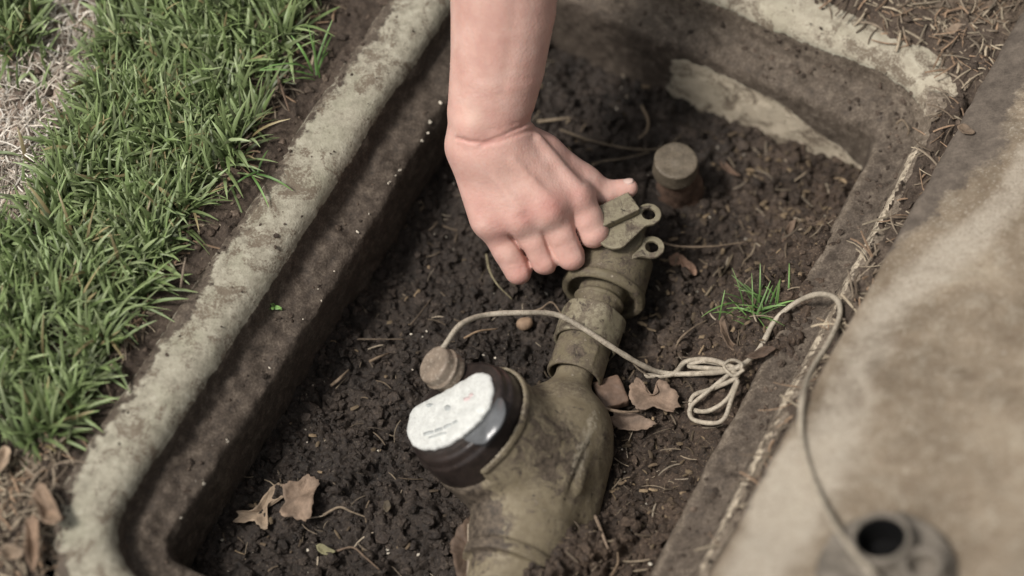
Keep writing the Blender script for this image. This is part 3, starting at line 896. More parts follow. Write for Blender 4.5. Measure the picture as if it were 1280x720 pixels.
n_ = len(oc); V = []; levels = [(1.0, -3.5), (1.01, -1.2), (.985, 0), (.93, .5), (.6, .9), (.3, 1.0)]
for s_, h_ in levels: V += [cen + (q - cen) * s_ + nloc * h_ for q in oc]
V.append(cen + nloc * 1.0); V.append(cen - nloc * 3.5)
Fc = []
for l in range(len(levels) - 1):
    for j in range(n_): j2 = (j + 1) % n_; Fc.append([l * n_ + j, l * n_ + j2, (l + 1) * n_ + j2, (l + 1) * n_ + j])
for j in range(n_):
    j2 = (j + 1) % n_; Fc.append([(len(levels) - 1) * n_ + j, (len(levels) - 1) * n_ + j2, len(levels) * n_]); Fc.append([j2, j, len(levels) * n_ + 1])
dial = mesh_obj('dial_cover', m2w(np.array(V)), Fc, M['white'], meter)
dial['label'] = 'worn white cover with a chipped edge and faded print'
def print_patch(name, pix, m, hgt=77.25, par=None):
    q = np.array([plane_pt(x, y, hgt) for x, y in pix]); c = q.mean(0); q = catmull(list(q) + [q[0]], 5)[:-1]
    V = np.concatenate([q, q - nloc * .9, [c]]); n = len(q)
    Fc = [[i, (i + 1) % n, 2 * n] for i in range(n)] + [[i, i + n, (i + 1) % n + n, (i + 1) % n] for i in range(n)]
    return mesh_obj(name, m2w(V), Fc, m, par or dial)
for (xa, ya, xb, yb, hh) in ((529, 541, 541, 538, 3.4), (543, 537, 552, 534, 3.6), (554, 533, 563, 529, 3.2), (565, 528, 571, 525, 2.6), (536, 546, 556, 540, 1.6)):
    print_patch('grey_print', [(xa, ya), ((xa + xb) / 2, (ya + yb) / 2 - .5), (xb, yb), (xb + .5, yb + hh), ((xa + xb) / 2, (ya + yb) / 2 + hh), (xa + .5, ya + hh)], M['mark'])
print_patch('grey_print', [(555, 509), (559, 506), (563, 508), (561, 513), (557, 513)], M['mark'])
print_patch('grey_print', [(532, 506), (537, 504), (541, 505), (538, 508), (534, 509)], M['mark'])
print_patch('red_print', [(579, 498), (584, 496), (588, 497), (585, 500), (580, 501)], M['redmark'])
print_patch('red_print', [(586, 493), (590, 491), (591, 494), (587, 496)], M['redmark'])
print_patch('glass_glint', [(606, 521), (615, 508), (623, 497), (629, 501), (631, 514), (626, 530), (616, 543), (604, 554), (588, 553), (580, 547), (594, 535)], M['glint'], 73.4, reg)  # grey patch painting the glint on the register glass
# couplings and neck of the valve, along the same pipe
def f_coup(P):
    d = cyl(P, (0, 73, 0), (0, 101, 0), 18.2, 17.5, 1.0)
    d = smin(d, prism(P, (0, 76, 0), (0, 92, 0), 17.4, 8, .2, .8), 1)
    return smax(d, -cyl(P, (0, 66, 0), (0, 84, 0), 16.1, 16.1, .3), .5)
sdf_obj('coupling', f_coup, (-24, 70, -24), (24, 106, 24), .8, M['brass2'], meter, None, m2w, (0.12, .35))
def f_nut(P):
    d = prism(P, (0, 97, 0), (0, 121, 0), 20.5, 6, .35, 1.6)
    d = smax(d, cyl(P, (0, 95, 0), (0, 123, 0), 21.4, 21.4, 2.2), 1.4)
    return smax(d, -cyl(P, (0, 90, 0), (0, 100, 0), 18.6, 18.6, .3), .6)
nut = sdf_obj('union_nut', f_nut, (-27, 90, -27), (27, 126, 27), .8, M['wing'], meter, None, m2w, (0.12, .35))

# ------------------------------------------------------------------ stop valve with lock wings
valve = empty('stop_valve', m2w([[0, 150, -25]])[0])
tag(valve, 'tarnished brass stop valve with two lock wings, gripped by the hand', 'valve')
def f_valve(P):
    d = cyl(P, (0, 118, 0), (0, 146, 0), 14.8, 15.5, .8)
    d = smin(d, cyl(P, (0, 130, 0), (0, 133, 0), 16.8, 16.8, .6), .8)
    e = cyl(P, (1, 136, 0), (1, 168, 2), 26.5, 25, 1.4)
    e = smin(e, cyl(P, (1, 136, 0), (1, 141, 0), 28.0, 28.0, 1.2), .8)
    e = smax(e, -cyl(P, (1, 130, 0), (1, 143, 0), 24.2, 22.5, .4), .8)
    d = smin(d, e, 1.2)
    d = smin(d, ball(P, (2, 170, 0), 21), 5)
    d = smin(d, cyl(P, (0, 174, -2), (0, 205, -14), 14, 13, 1), 4)
    d = smin(d, cyl(P, (6, 170, 8), (6, 170, 26), 14, 11.5, 1.5), 3)
    return d
sdf_obj('body', f_valve, (-34, 112, -32), (36, 238, 38), 1.0, M['brass2'], valve, None, m2w, (0.09, .5))
def wfr(px0, py0, px1, py1, z):
    a = at(px0, py0, z); b = at(px1, py1, z); x = (b - a); L = np.linalg.norm(x); x /= L
    return a, x, np.array([-x[1], x[0], 0]), L * 1000
def wing(name, c0, c1, z, th, fat):
    """flat lug: web from c0 to the eye at c1, all at height z"""
    a, x, y, L = wfr(*c0, *c1, z)
    def f(P):
        d = cyl(P, (L, 0, -th), (L, 0, 0), 8.2, 8.2, .7)
        web = np.maximum(np.abs(P[:, 2] + th / 2) - th / 2, cone(P * [1, 1, 0] + 0, (0, 0, 0), (L, 0, 0), fat, 4.6))
        d = smin(d, web.astype(np.float32), 2.5)
        d = smax(d, np.abs(P[:, 2] + th / 2) - th / 2, .6)
        return smax(d, -cyl(P, (L, 0, -th - 3), (L, 0, 3), 4.3, 4.3, .2), .5)
    def xf(V): V = V * .001; return a + V[:, :1] * x + V[:, 1:2] * y + V[:, 2:3] * zz_
    return sdf_obj(name, f, (-fat - 3, -fat - 3, -th - 2), (L + 12, fat + 3, 3), .55, M['wing'], valve, None, xf, (0.2, .2))
wing('lock_wing', (768, 291), (811, 267), -.0255, 3.0, 11.5)
wing('lock_wing', (768, 314), (815, 308), -.0385, 3.2, 9.0)
# tee head the fingers hold, and its screw
zt = -.019
a_, x_, y_, L_ = wfr(744, 273, 793, 250, zt)
def f_tee(P):
    d = box(P, (L_ / 2, 0, -3.2), np.eye(3), (L_ / 2, 7.6, 3.2), .7)
    return d
def xf_tee(V): V = V * .001; return a_ + V[:, :1] * x_ + V[:, 1:2] * y_ + V[:, 2:3] * zz_
sdf_obj('tee_handle', f_tee, (-3, -12, -13), (L_ + 4, 12, 3), .6, M['wing'], valve, None, xf_tee, (0.2, .2))
sw = at(778, 288, -.0255)
sdf_obj('screw', lambda P: smin(prism(P, (0, 0, -2), (0, 0, 3.2), 3.6, 6, .3, .5), cyl(P, (0, 0, 2), (0, 0, 5), 2.2, 2.0, .5), .5), (-6, -6, -4), (6, 6, 7), .45, M['rust'], valve,
        None, lambda V: sw + V * .001)

# ------------------------------------------------------------------ pipe stub behind the valve
st = at(845, 200, -.045)
stub = empty('pipe_stub', st + np.array([0, 0, -.05]))
tag(stub, 'short upright pipe stub with a dull round cap behind the hand', 'pipe')
def f_stub(P): 
    d = cyl(P, (0, 0, -14), (0, 0, 0), 15.0, 14.6, 1.2)
    return smax(d, -ball(P, (-3, -5, 8), 8.6), 2)
sdf_obj('cap', f_stub, (-18, -18, -16), (18, 18, 3), .8, M['stub'], stub, None, lambda V: st + V * .001, (0.15, .6))
def f_stub2(P):
    d = cyl(P, (4, 2, -60), (2, 1, -12), 14.5, 13.4, 1.5)
    return smin(d, cone(P, (14, 0, -30), (16, -4, -55), 6, 8), 5)
sdf_obj('pipe', f_stub2, (-20, -20, -62), (28, 22, -8), .9, M['rust'], stub, None, lambda V: st + V * .001, (0.1, 1.4))

# ------------------------------------------------------------------ wired sensor on the meter
sn = empty('wired_sensor', m2w([plane_pt(556, 474, 76)])[0])
tag(sn, 'round brown sensor cap clipped to the upper edge of the meter, cable leaving its top', 'sensor')
cs = plane_pt(541, 455, 90)
cdir = np.array([-.66, -.16, .73]); cdir /= np.linalg.norm(cdir)
c0s = (cs - cdir * 19).astype(np.float32)
f_cap = lambda P: smin(cyl(P, cs - cdir * 16, cs, 13.0, 12.2, 1.5), cyl(P, cs - cdir * 9, cs - cdir * 7, 13.8, 13.8, .8), .6)
lo_s, hi_s = cs - 34, cs + 34
sdf_obj('cap', f_cap, lo_s, hi_s, .8, M['cap'], sn, None, m2w, (0.15, .5))
def f_cb(P):
    d = cyl(P, cs - cdir * 34, cs - cdir * 15.5, 9.5, 11.5, 1.2)
    t_ = plane_pt(592, 482, 60)
    return smin(d, cone(P, cs - cdir * 24, t_, 7, 6), 3)
sdf_obj('clip', f_cb, lo_s - 14, hi_s + 22, .9, M['capdark'], sn, None, m2w, (0.15, .5))

# ------------------------------------------------------------------ the cable
zs = m2w([cs + cdir * 1])[0]
def lz(px, py, up=.002): p = at(px, py, -.08); return pit_z(at(px, py, pit_z(p))) + up
cab = []
def clear(px, py, z, up=.003):
    for _ in range(5):
        p = at(px, py, z); u, v = uv(p)
        if U0 < u < U1 and V0 < v < V1: z = max(z, pit_z(p) + up)
    return z
def cp(px, py, z): cab.append(at(px, py, clear(px, py, z) if px > 780 else z))
cab.append(zs - np.array([0.000, 0, .004])); cp(561, 424, zs[2] + .004); cp(577, 405, zs[2] + .003); cp(606, 394, zs[2] - .006); cp(650, 391, -.018)
cp(694, 393, -.026); cp(728, 410, -.034); cp(762, 432, -.044); cp(798, 454, -.058); cp(828, 466, -.070); cp(870, 467, -.070); cp(918, 461, -.068)
for (x, y, dz) in ((948, 438, .012), (968, 402, .028), (994, 379, .046), (1022, 368, .062)): cp(x, y, -.068 + dz)
cp(1044, 373, .006); cp(1050, 392, .010); cp(1038, 424, .020); cp(1016, 460, .036)
for (x, y) in ((1004, 492), (1001, 520)): cab.append(lid_hit(x, y, .004))
for (x, y) in ((1003, 556), (1017, 602), (1038, 648), (1066, 688)):
    cab.append(lid_hit(x, y, .0024 + (.006 if x > 1030 else 0) + (.012 if x > 1060 else 0)))
cab.append(lid_hit(1090, 716, .026)); cab.append(lid_hit(1096, 716, .012))
Vt, Ft = tube(catmull(cab, 9), .0018, 10, None, .12, 3)
cable = mesh_obj('cable', Vt, Ft, M['cable'])
tag(cable, 'tan sheathed cable arching from the sensor over the meter and up onto the lid', 'cable')
loops = []
def lp(px, py, z): loops.append(at(px, py, max(z, clear(px, py, -.09, .0025 + (z + .066)))))
zc = -.066
for (x, y, dz) in ((914, 458, 0), (880, 452, .004), (862, 458, .003), (905, 462, .004), (922, 470, .006), (896, 484, .004), (868, 494, .0), (864, 510, 0), (884, 514, .003),
                   (908, 500, .006), (922, 476, .008), (914, 500, .006), (906, 522, .002), (892, 529, .0), (866, 524, .004), (864, 508, .006), (884, 490, .007), (914, 466, .006)):
    lp(x, y, zc + dz)
Vt, Ft = tube(catmull(loops, 9), .0015, 9, None, .12, 4)
coil = mesh_obj('cable_coil', Vt, Ft, M['cable'])
tag(coil, 'spare tan cable coiled in small loops on the soil by the right ledge', 'cable')
tail = catmull([at(x, y, clear(x, y, -.09, dz)) for x, y, dz in ((918, 460, .007), (888, 450, .007), (858, 452, .005), (840, 468, .004), (800, 470, .002))], 8)
Vt, Ft = tube(tail, .0018, 8, None, .1, 5); mesh_obj('loop', Vt, Ft, M['cable'], coil)
tie = catmull([at(x, y, clear(x, y, -.09, .012)) for x, y in ((905, 455), (914, 464), (924, 466), (927, 455), (914, 450), (905, 458), (917, 470), (930, 462))], 6)
Vt, Ft = tube(tie, .0011, 7); mesh_obj('tie', Vt, Ft, M['cable'], coil)

# ------------------------------------------------------------------ hand and forearm
J = {}
def hp(name, px, py, d): J[name] = camp(px, py, d).astype(np.float32); return J[name]
hp('el', 640, -230, 62)
hp('fa', 631, -60, 20); hp('f0', 629, 10, 2); hp('f1', 622, 80, -14); hp('w0', 612, 140, -28); hp('w1', 612, 172, -33)
fing = {
    'index':  [(723, 250, -49), (741, 290, -53), (735, 290, -76), (718, 276, -82)],
    'middle': [(686, 256, -42), (714, 319, -51), (706, 312, -75), (690, 294, -84)],
    'ring':   [(651, 270, -45), (681, 325, -53), (675, 316, -76), (662, 298, -84)],
    'little': [(617, 282, -52), (648, 338, -60), (645, 326, -80), (640, 308, -88)],
}
frad = {'index': (10.7, 10.5, 9.0, 7.5), 'middle': (11.0, 10.0, 8.8, 7.5), 'ring': (10.6, 9.6, 8.3, 7.2), 'little': (10.2, 9.3, 7.6, 6.6)}
FJ_ = {k: [camp(*q).astype(np.float32) for q in v] for k, v in fing.items()}
thumb = [camp(676, 196, -50).astype(np.float32), camp(727, 229, -62).astype(np.float32), camp(757, 241, -66).astype(np.float32), camp(786, 235, -66).astype(np.float32)]
def seg2(P, a, b):
    a = a[:2]; b = b[:2]; ab = b - a
    t = np.clip(((P[:, :2] - a) @ ab) / float(ab @ ab), 0, 1)
    return np.linalg.norm(P[:, :2] - a - t[:, None] * ab, axis=1), t
def flatcap(P, a, b, ra, rb, zs_=1.0):
    """tapered capsule squeezed towards/away from the viewer"""
    a = np.array(a, np.float32); b = np.array(b, np.float32)
    S = np.array([1, 1, zs_], np.float32)
    return cone(P * S, a * S, b * S, ra, rb) / (1 + .45 * (zs_ - 1))
def poly2(P, pts):
    d = None
    for a, b in zip(pts[:-1], pts[1:]):
        q, _ = seg2(P, np.array(a[:3]), np.array(b[:3])); d = q if d is None else np.minimum(d, q)
    return d
C2 = lambda *pts: [camp(x, y, -20).astype(np.float32) for x, y in pts]
crease = [C2((572, 173), (588, 178), (606, 179), (628, 171), (650, 160), (668, 147)), C2((602, 183), (626, 177), (646, 169), (664, 162), (672, 152)), C2((640, 157), (655, 152), (668, 140))]
def f_hand(P):
    # forearm: two bones side by side, flattened
    d = flatcap(P, J['el'], J['fa'], 43, 35.0, 1.25)
    d = smin(d, flatcap(P, J['fa'], J['f0'], 35.0, 33.0, 1.25), .5)
    d = smin(d, flatcap(P, J['f0'], J['f1'], 33.0, 30.0, 1.25), .5)
    d = smin(d, flatcap(P, J['f1'], J['w0'], 30.0, 27.0, 1.25), .5)
    d = smin(d, flatcap(P, J['w0'], J['w1'], 27.0, 26.2, 1.25), .5)
    d = smin(d, ball(P, camp(592, 156, -19), 10.5), 7)                         # ulna head
    # back of the hand: metacarpals fanning out of the wrist
    c = flatcap(P, camp(584, 186, -40), camp(612, 272, -47), 13.0, 13.4)
    c = smin(c, flatcap(P, camp(600, 184, -35), camp(648, 270, -42), 15, 13.6), 9)
    c = smin(c, flatcap(P, camp(620, 182, -34), camp(682, 262, -39), 16, 13.8), 9)
    c = smin(c, flatcap(P, camp(640, 182, -36), camp(716, 244, -45), 15, 11.2), 9)
    c = smin(c, flatcap(P, camp(622, 200, -50), camp(668, 262, -60), 18, 15), 10)   # palm
    d = smin(d, c, 10)
    # thumb
    t = cone(P, camp(650, 180, -46), thumb[0], 15, 14.5)
    t = smin(t, cone(P, thumb[0], thumb[1], 14.5, 12.3), 6)
    t = smin(t, cone(P, thumb[1], thumb[2], 11.6, 8.4), 5)
    t = smin(t, cone(P, thumb[2], thumb[3], 7.9, 6.1), 3)
    t = smin(t, ball(P, camp(776, 240, -68), 7.0), 3)
    d = smin(d, t, 7)
    # knuckles, kept small
    for nme, pr, pk in (('index', 5.5, 1.8), ('middle', 9.6, 2.4), ('ring', 7.6, 1.6), ('little', 6.0, 1.2)):
        q = FJ_[nme][0] + np.array([0, 1.0, 4.6], np.float32)
        d = smin(d, ball(P, q, pr), 9)
    # tendons and veins on the back
    for a, b, r0, r1 in ((camp(672, 176, -30), camp(724, 238, -39), 3.4, 3.0), (camp(640, 200, -19), camp(690, 252, -27), 1.2, 1.2),
                         (camp(612, 210, -22), camp(650, 262, -28), 1.2, 1.2)):
        d = smin(d, cone(P, a, b, r0, r1), 5)
    # fingers, each chain apart from its neighbour
    fs = None
    for nme in ('index', 'middle', 'ring', 'little'):
        q = FJ_[nme]; r = frad[nme]
        s_ = cone(P, q[0], q[1], r[0], r[1])
        s_ = smin(s_, cone(P, q[1], q[2], r[1] * .99, r[2]), .6)
        s_ = smin(s_, cone(P, q[2], q[3], r[2], r[3]), .8)
        mid = q[0] * .45 + q[1] * .55 + np.array([0, 0, 1.2], np.float32)
        s_ = smin(s_, ball(P, mid, r[1] * .97), 2.5)
        fs = s_ if fs is None else smin(fs, s_, .3)
    d = smin(d, fs, 5.5)
    # webs: valleys between the fingers running a little way up the hand
    front = sstep(-75, -40, P[:, 2])
    for a, b, w_, am in ((camp(714, 268, 0), camp(738, 326, 0), 1.3, 1.9), (camp(677, 284, 0), camp(704, 350, 0), 1.2, 1.9), (camp(634, 288, 0), camp(656, 316, 0), 1.2, 1.5), (camp(653, 306, 0), camp(672, 362, 0), 1.2, 1.9)):
        q, t_ = seg2(P, a, b)
        d = d + am * np.exp(-(q / w_) ** 2) * front * sstep(0, .35, t_)
    # hollow between tendons behind the index knuckle and beside the middle knuckle
    for (x, y, rr, am) in ((696, 214, 7, .9), (705, 232, 6, .6), (707, 264, 4, .5), (669, 280, 4, .7), (636, 286, 4, .5), (610, 178, 9, .6)):
        c_ = camp(x, y, 0)
        d = d + am * np.exp(-((P[:, 0] - c_[0]) ** 2 + (P[:, 1] - c_[1]) ** 2) / rr ** 2) * front
    # fine folds over the finger joints and along the back of the hand
    for nme in ('index', 'middle', 'ring', 'little'):
        q0, q1 = FJ_[nme][0], FJ_[nme][1]; ax_ = (q1 - q0)[:2]; ln_ = float(np.linalg.norm(ax_)); ax_ = ax_ / ln_
        t_ = (P[:, :2] - q0[:2]) @ ax_; s_2 = np.abs((P[:, :2] - q0[:2]) @ np.array([-ax_[1], ax_[0]]))
        for off_, am in ((ln_ - 1.0, .34), (ln_ - 3.4, .24), (ln_ + 1.6, .26), (2.5, .16), (-.5, .16)):
            d = d + am * np.exp(-((t_ - off_ - .09 * s_2 ** 1.5) / .75) ** 2) * np.exp(-(s_2 / 6.5) ** 4) * front
    # wrist creases
    for cr, am in zip(crease, (1.25, 1.05, .6)):
        d = d + am * np.exp(-(poly2(P, cr) / 1.05) ** 2) * front
    for pth, am, w_ in ((C2((574, -40), (571, 60), (574, 130)), .7, 3.0), (C2((650, -40), (640, 60), (628, 120)), .5, 4.0)):
        d = d + am * np.exp(-(poly2(P, pth) / w_) ** 2) * sstep(-60, -25, P[:, 2])
    # skin folds over the little finger's joint and the other middle joints
    for (x0, y0, x1, y1, am) in ((636, 330, 660, 326, .55), (636, 336, 662, 331, .4), (560, 190, 700, 176, 0.0)):
        q, _ = seg2(P, camp(x0, y0, 0), camp(x1, y1, 0)); d = d + am * np.exp(-(q / .8) ** 2) * front
    return d
def hand_cols(V):
    def blob(px, py, r):
        c = camp(px, py, -40); return np.exp(-((V[:, 0] - c[0]) ** 2 + (V[:, 1] - c[1]) ** 2) / r ** 2)
    red = .75 * blob(690, 258, 9) + .6 * blob(722, 246, 8) + .6 * blob(657, 275, 8) + .5 * blob(626, 288, 8) + .4 * blob(648, 332, 7)
    red += .35 * blob(714, 335, 8) + .35 * blob(684, 340, 8) + .4 * blob(651, 352, 8) + .35 * blob(750, 305, 8) + .35 * blob(600, 182, 14) + .25 * blob(640, 160, 14)
    for cr in crease: red += .25 * np.exp(-(poly2(V, cr) / 1.6) ** 2)
    red += .25 * blob(600, 255, 16)
    for a, b in (((711, 262), (730, 308)), ((677, 280), (698, 330)), ((640, 292), (665, 343))):
        q, _ = seg2(V, camp(*a, 0), camp(*b, 0)); red += .4 * 0
    pale = .6 * blob(592, 152, 7) + .35 * blob(755, 270, 7) + .2 * blob(640, 215, 14)
    nz = .22 * fbm(V, .12, 4, 19)
    return np.stack([np.clip(red + nz, 0, 1), np.clip(pale, 0, .7), red * 0], 1)
lo = np.minimum(camp(548, 370, -100), camp(548, 370, -10)) ; hi = camp(812, -150, 75)
V, Fc = surface_nets(f_hand, (-52, -5, -102), (84, 262, 62), 1.05)
Wd = view2world(V)
person = mesh_obj('person', Wd, Fc, M['skin'], None, True, hand_cols(V))
tag(person, 'bare right hand and forearm reaching down from above to turn the valve', 'person')
sm = person.modifiers.new('smooth', 'SMOOTH'); sm.factor = .5; sm.iterations = 3
# thumbnail
tn_c = camp(786, 231, -60.6); tdir = (thumb[3] - thumb[2]); tdir = tdir / np.linalg.norm(tdir)
nn = np.array([.25, .86, .40]); nn -= tdir * np.dot(nn, tdir); nn /= np.linalg.norm(nn); sd = np.cross(tdir, nn)
V, Fc = [], []
na, nb_ = 9, 9
for i in range(na):
    for j in range(nb_):
        a = (i / (na - 1) - .5) * 2; b_ = (j / (nb_ - 1) - .5) * 2
        ang = b_ * (.72 - .12 * abs(a) ** 4)
        V.append(thumb[3] + tdir * (a * 4.2 * (1 - .18 * b_ * b_) - .2) + (nn * math.cos(ang) + sd * math.sin(ang)) * (6.15 + .3 - .75 * max(0, a) ** 2 - .35 * abs(b_) ** 3 - .3 * abs(a) ** 4))
for i in range(na - 1):
    for j in range(nb_ - 1): k_ = i * nb_ + j; Fc.append([k_, k_ + 1, k_ + nb_ + 1, k_ + nb_])
nail = mesh_obj('thumbnail', view2world(np.array(V)), Fc, M['nail'], person)
so = nail.modifiers.new('thick', 'SOLIDIFY'); so.thickness = .0006

# ------------------------------------------------------------------ lawn
def poly_in(x, y, poly):
    c = False; j = len(poly) - 1
    for i in range(len(poly)):
        xi, yi = poly[i]; xj, yj = poly[j]
        if (yi > y) != (yj > y) and x < (xj - xi) * (y - yi) / (yj - yi) + xi: c = not c
        j = i
    return c
lawn = [at(*q, 0)[:2] for q in ((412, -60), (376, 30), (338, 105), (312, 170), (290, 212), (246, 250), (200, 318), (176, 385), (146, 425), (118, 475), (88, 530), (50, 556), (-20, 570), (-260, 620), (-420, 200), (-300, -160), (380, -160))]
def blades(name, seeds, m, label, seed):
    """seeds: list of (base xyz, length, width, heading, lean, tint)"""
    g = np.random.default_rng(seed); n = len(seeds); K = 6
    B = np.array([s[0] for s in seeds]); L = np.array([s[1] for s in seeds]); Wd = np.array([s[2] for s in seeds])
    hd = np.array([s[3] for s in seeds]); ln = np.array([s[4] for s in seeds]); tc = np.array([s[5] for s in seeds])
    tw = g.uniform(-1.2, 1.2, n); bend = g.uniform(.2, 1.5, n)
    hx, hy = np.cos(hd), np.sin(hd)
    p = B.copy(); V = np.zeros((n, K, 3, 3)); C = np.zeros((n, K, 3, 3))
    ang = ln.copy(); az = hd.copy()
    for i in range(K):
        t = i / (K - 1)
        d = np.stack([np.sin(ang) * np.cos(az), np.sin(ang) * np.sin(az), np.cos(ang)], 1)
        s_ = np.stack([-np.sin(az), np.cos(az), 0 * az], 1)
        up = np.cross(s_, d)
        c_, q_ = np.cos(tw * t)[:, None], np.sin(tw * t)[:, None]
        s2 = s_ * c_ + up * q_
        wd = (Wd * (.75 + .5 * t) * (1 - t ** 3.0) * .5 + .00015)[:, None]
        V[:, i, 0] = p - s2 * wd; V[:, i, 1] = p - np.cross(s2, d) * wd * .35; V[:, i, 2] = p + s2 * wd
        C[:, i, :] = (tc * (.55 + .65 * t) + np.array([.085, .085, .055]) * t * t)[:, None, :]  # bases painted darker for shade, tips paler as if lit
        p = p + d * (L / (K - 1))[:, None]
        ang = ang + bend * .22
    base = (np.arange(n) * K * 3)[:, None]
    fi = []
    for i in range(K - 1):
        a = i * 3; fi += [[a, a + 1, a + 4, a + 3], [a + 1, a + 2, a + 5, a + 4]]
    Fc = (base[:, None, :] + np.array(fi)[None]).reshape(-1, 4)
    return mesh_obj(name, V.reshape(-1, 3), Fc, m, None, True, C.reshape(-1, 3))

g = np.random.default_rng(31)
seeds = []
greens = 1.3 * np.array([.030, .018, .018]) + 1.1 * np.array([(.040, .085, .022), (.055, .115, .030), (.075, .135, .045), (.10, .165, .070), (.035, .070, .028), (.13, .19, .095)])
clump_c = g.uniform([-.50, -.16], [-.08, .33], (900, 2))
clump_h = g.uniform(0, 2 * math.pi, 900)
N = 0; CLX, CLY = at(42, 62, 0)[:2]
while N < 19000:
    k_ = g.integers(0, 900)
    x, y = clump_c[k_] + g.normal(0, .008, 2)
    if not poly_in(x, y, lawn): continue
    bv = float(bare(np.array(x), np.array(y)))
    if x < CLX and y > CLY: bv = 0
    if bv > .42 and g.random() < .93: continue
    if bv > .25 and g.random() < .5: continue
    flow = R(115) if g.random() < .35 else clump_h[k_]
    L = g.uniform(.018, .042) * (1 - .3 * (bv > .2))
    lean = abs(g.normal(.55, .35)); hd = flow + g.normal(0, .7)
    col = greens[g.choice(6, p=[.15, .25, .25, .18, .07, .10])] * g.uniform(1.0, 2.0) * np.array([1.0, .97, .88])
    if g.random() < .05: col = np.array([.30, .24, .12]) * g.uniform(.6, 1.2)
    seeds.append((np.array([x, y, ground_z((x, y)) - .001]), L, g.uniform(.0014, .0029), hd, lean, col)); N += 1
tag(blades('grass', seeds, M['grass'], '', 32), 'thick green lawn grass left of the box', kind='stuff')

# dry thatch on the bare patches (sunlight painted into its tint), straw over the far corner
def litter(name, pts, zf, lens, wid, cols, label, seed):
    g = np.random.default_rng(seed); V, Fc, C = [], [], []
    for (x, y) in pts:
        a = g.uniform(0, 2 * math.pi); L = g.uniform(*lens); wd = g.uniform(*wid)
        z = zf(np.array([x, y, 0])) + g.uniform(.0006, .003)
        k_ = 5; cv = g.uniform(-1.2, 1.2); p = np.array([x, y, z]); tl = g.uniform(-.25, .25); col = np.array(cols[g.integers(0, len(cols))]) * g.uniform(.6, 1.3)
        b = len(V)
        for i in range(k_):
            d = np.array([math.cos(a), math.sin(a), tl]); s_ = np.array([-math.sin(a), math.cos(a), g.uniform(-.3, .3)])
            w_ = wd * .5 * (1 - .5 * abs(i / (k_ - 1) - .5))
            V += [p - s_ * w_, p + np.array([0, 0, w_ * .9]), p + s_ * w_]; C += [col] * 3
            p = p + d * L / (k_ - 1); a += cv / k_; tl -= .1
        for i in range(k_ - 1):
            q = b + i * 3; Fc += [[q, q + 1, q + 4, q + 3], [q + 1, q + 2, q + 5, q + 4]]
    o = mesh_obj(name, np.array(V), Fc, M['straw'], None, True, np.array(C))
    return tag(o, label, kind='stuff')
g = np.random.default_rng(44)
pp = []
while len(pp) < 2300:
    x, y = g.uniform(-.40, -.20), g.uniform(.02, .28)
    if float(bare(np.array(x), np.array(y))) > g.uniform(.25, .6): pp.append((x, y))
litter('dry_thatch', pp, ground_z, (.006, .022), (.0004, .0013), [(1.7, 1.75, 1.85), (1.3, 1.3, 1.35), (.8, .8, .8), (2.1, 2.25, 2.5)], 'bleached dry thatch on the bare patches of the lawn, tinted brighter for dappled sun', 45)
pp = []
while len(pp) < 520:
    q = at(g.uniform(950, 1290), g.uniform(-20, 130), 0); u, v = uv(q)
    if v > V1 + .016 or u > U1 + .014:
        if np.dot(q - E_FAR, side) < -.002: pp.append((q[0], q[1]))
for _ in range(420):                                            # along the gap between rim and lid
    t = g.random(); q = at(1150 - 285 * t + g.uniform(0, 70), 130 + 560 * t, 0); u, v = uv(q)
    if u > U1 + .008 and np.dot(q - E_FAR, side) < .004: pp.append((q[0], q[1]))
for _ in range(900):                                            # soil strip between lawn and rim
    t = g.random(); q = at(425 - 400 * t + g.uniform(-60, 5), 0 + 640 * t, 0); u, v = uv(q)
    if u < U0 - RIMW + .003: pp.append((q[0], q[1]))
for _ in range(260):
    q = at(g.uniform(-10, 75), g.uniform(570, 730), 0); pp.append((q[0], q[1]))
litter('straw', pp, ground_z, (.004, .022), (.0006, .0018), [(1.0, .95, .85), (.6, .55, .5), (.35, .3, .26), (.8, .62, .5)], 'scraps of straw and dead stalks on the soil round the box', 46)
pp = []
while len(pp) < 520:
    u = g.uniform(U0 + .03, U1 - .028); v = g.uniform(V0 + .03, V1 - .03)
    if g.random() < .45 + .55 * (u > .06): q = u * D2 + v * D1; pp.append((q[0], q[1]))
litter('root_scraps', pp, pit_z, (.003, .017), (.0004, .0013), [(.7, .64, .56), (.4, .36, .32), (.3, .26, .22), (.9, .86, .8), (.35, .3, .25)], 'tiny pale root and straw scraps in the pit soil', 47)

pp = []
while len(pp) < 650:
    u = g.uniform(U0 + .03, U1 - .026); v = g.uniform(V0 + .03, V1 - .03)
    if g.random() < .12 + .9 * (u > .05) * (v > -.08): q = u * D2 + v * D1; pp.append((q[0], q[1]))
litter('leaf_crumbs', pp, pit_z, (.0015, .007), (.0008, .0030), [(.45, .38, .29), (.33, .27, .21), (.22, .18, .14), (.6, .5, .38), (.25, .21, .16)], 'crumbled bits of leaf mixed into the pit soil', 49)

# pale grit
pts, rad, tin = [], [], []
for _ in range(150):
    u = g.uniform(U0 + .03, U1 - .03); v = g.uniform(V0 + .03, V1 - .03); p = u * D2 + v * D1; r = g.uniform(.0005, .0013)
    p[2] = pit_z(p) + r; pts.append(p); rad.append(r); tin.append(np.ones(3) * g.uniform(.5, 1.5))
for _ in range(38):                                             # on the left ledge
    v = g.uniform(V0 + .03, V1); u = U0 + g.uniform(.014, .025); p = u * D2 + v * D1; r = g.uniform(.0005, .0015)
    p[2] = -.0315; pts.append(p); rad.append(r); tin.append(np.ones(3) * g.uniform(.6, 1.7))
scatter_lumps('pale_grit', np.array(pts), np.array(rad), M['grit'], np.array(tin), 'specks of pale grit in the pit and on its ledge', 48, sub=1)

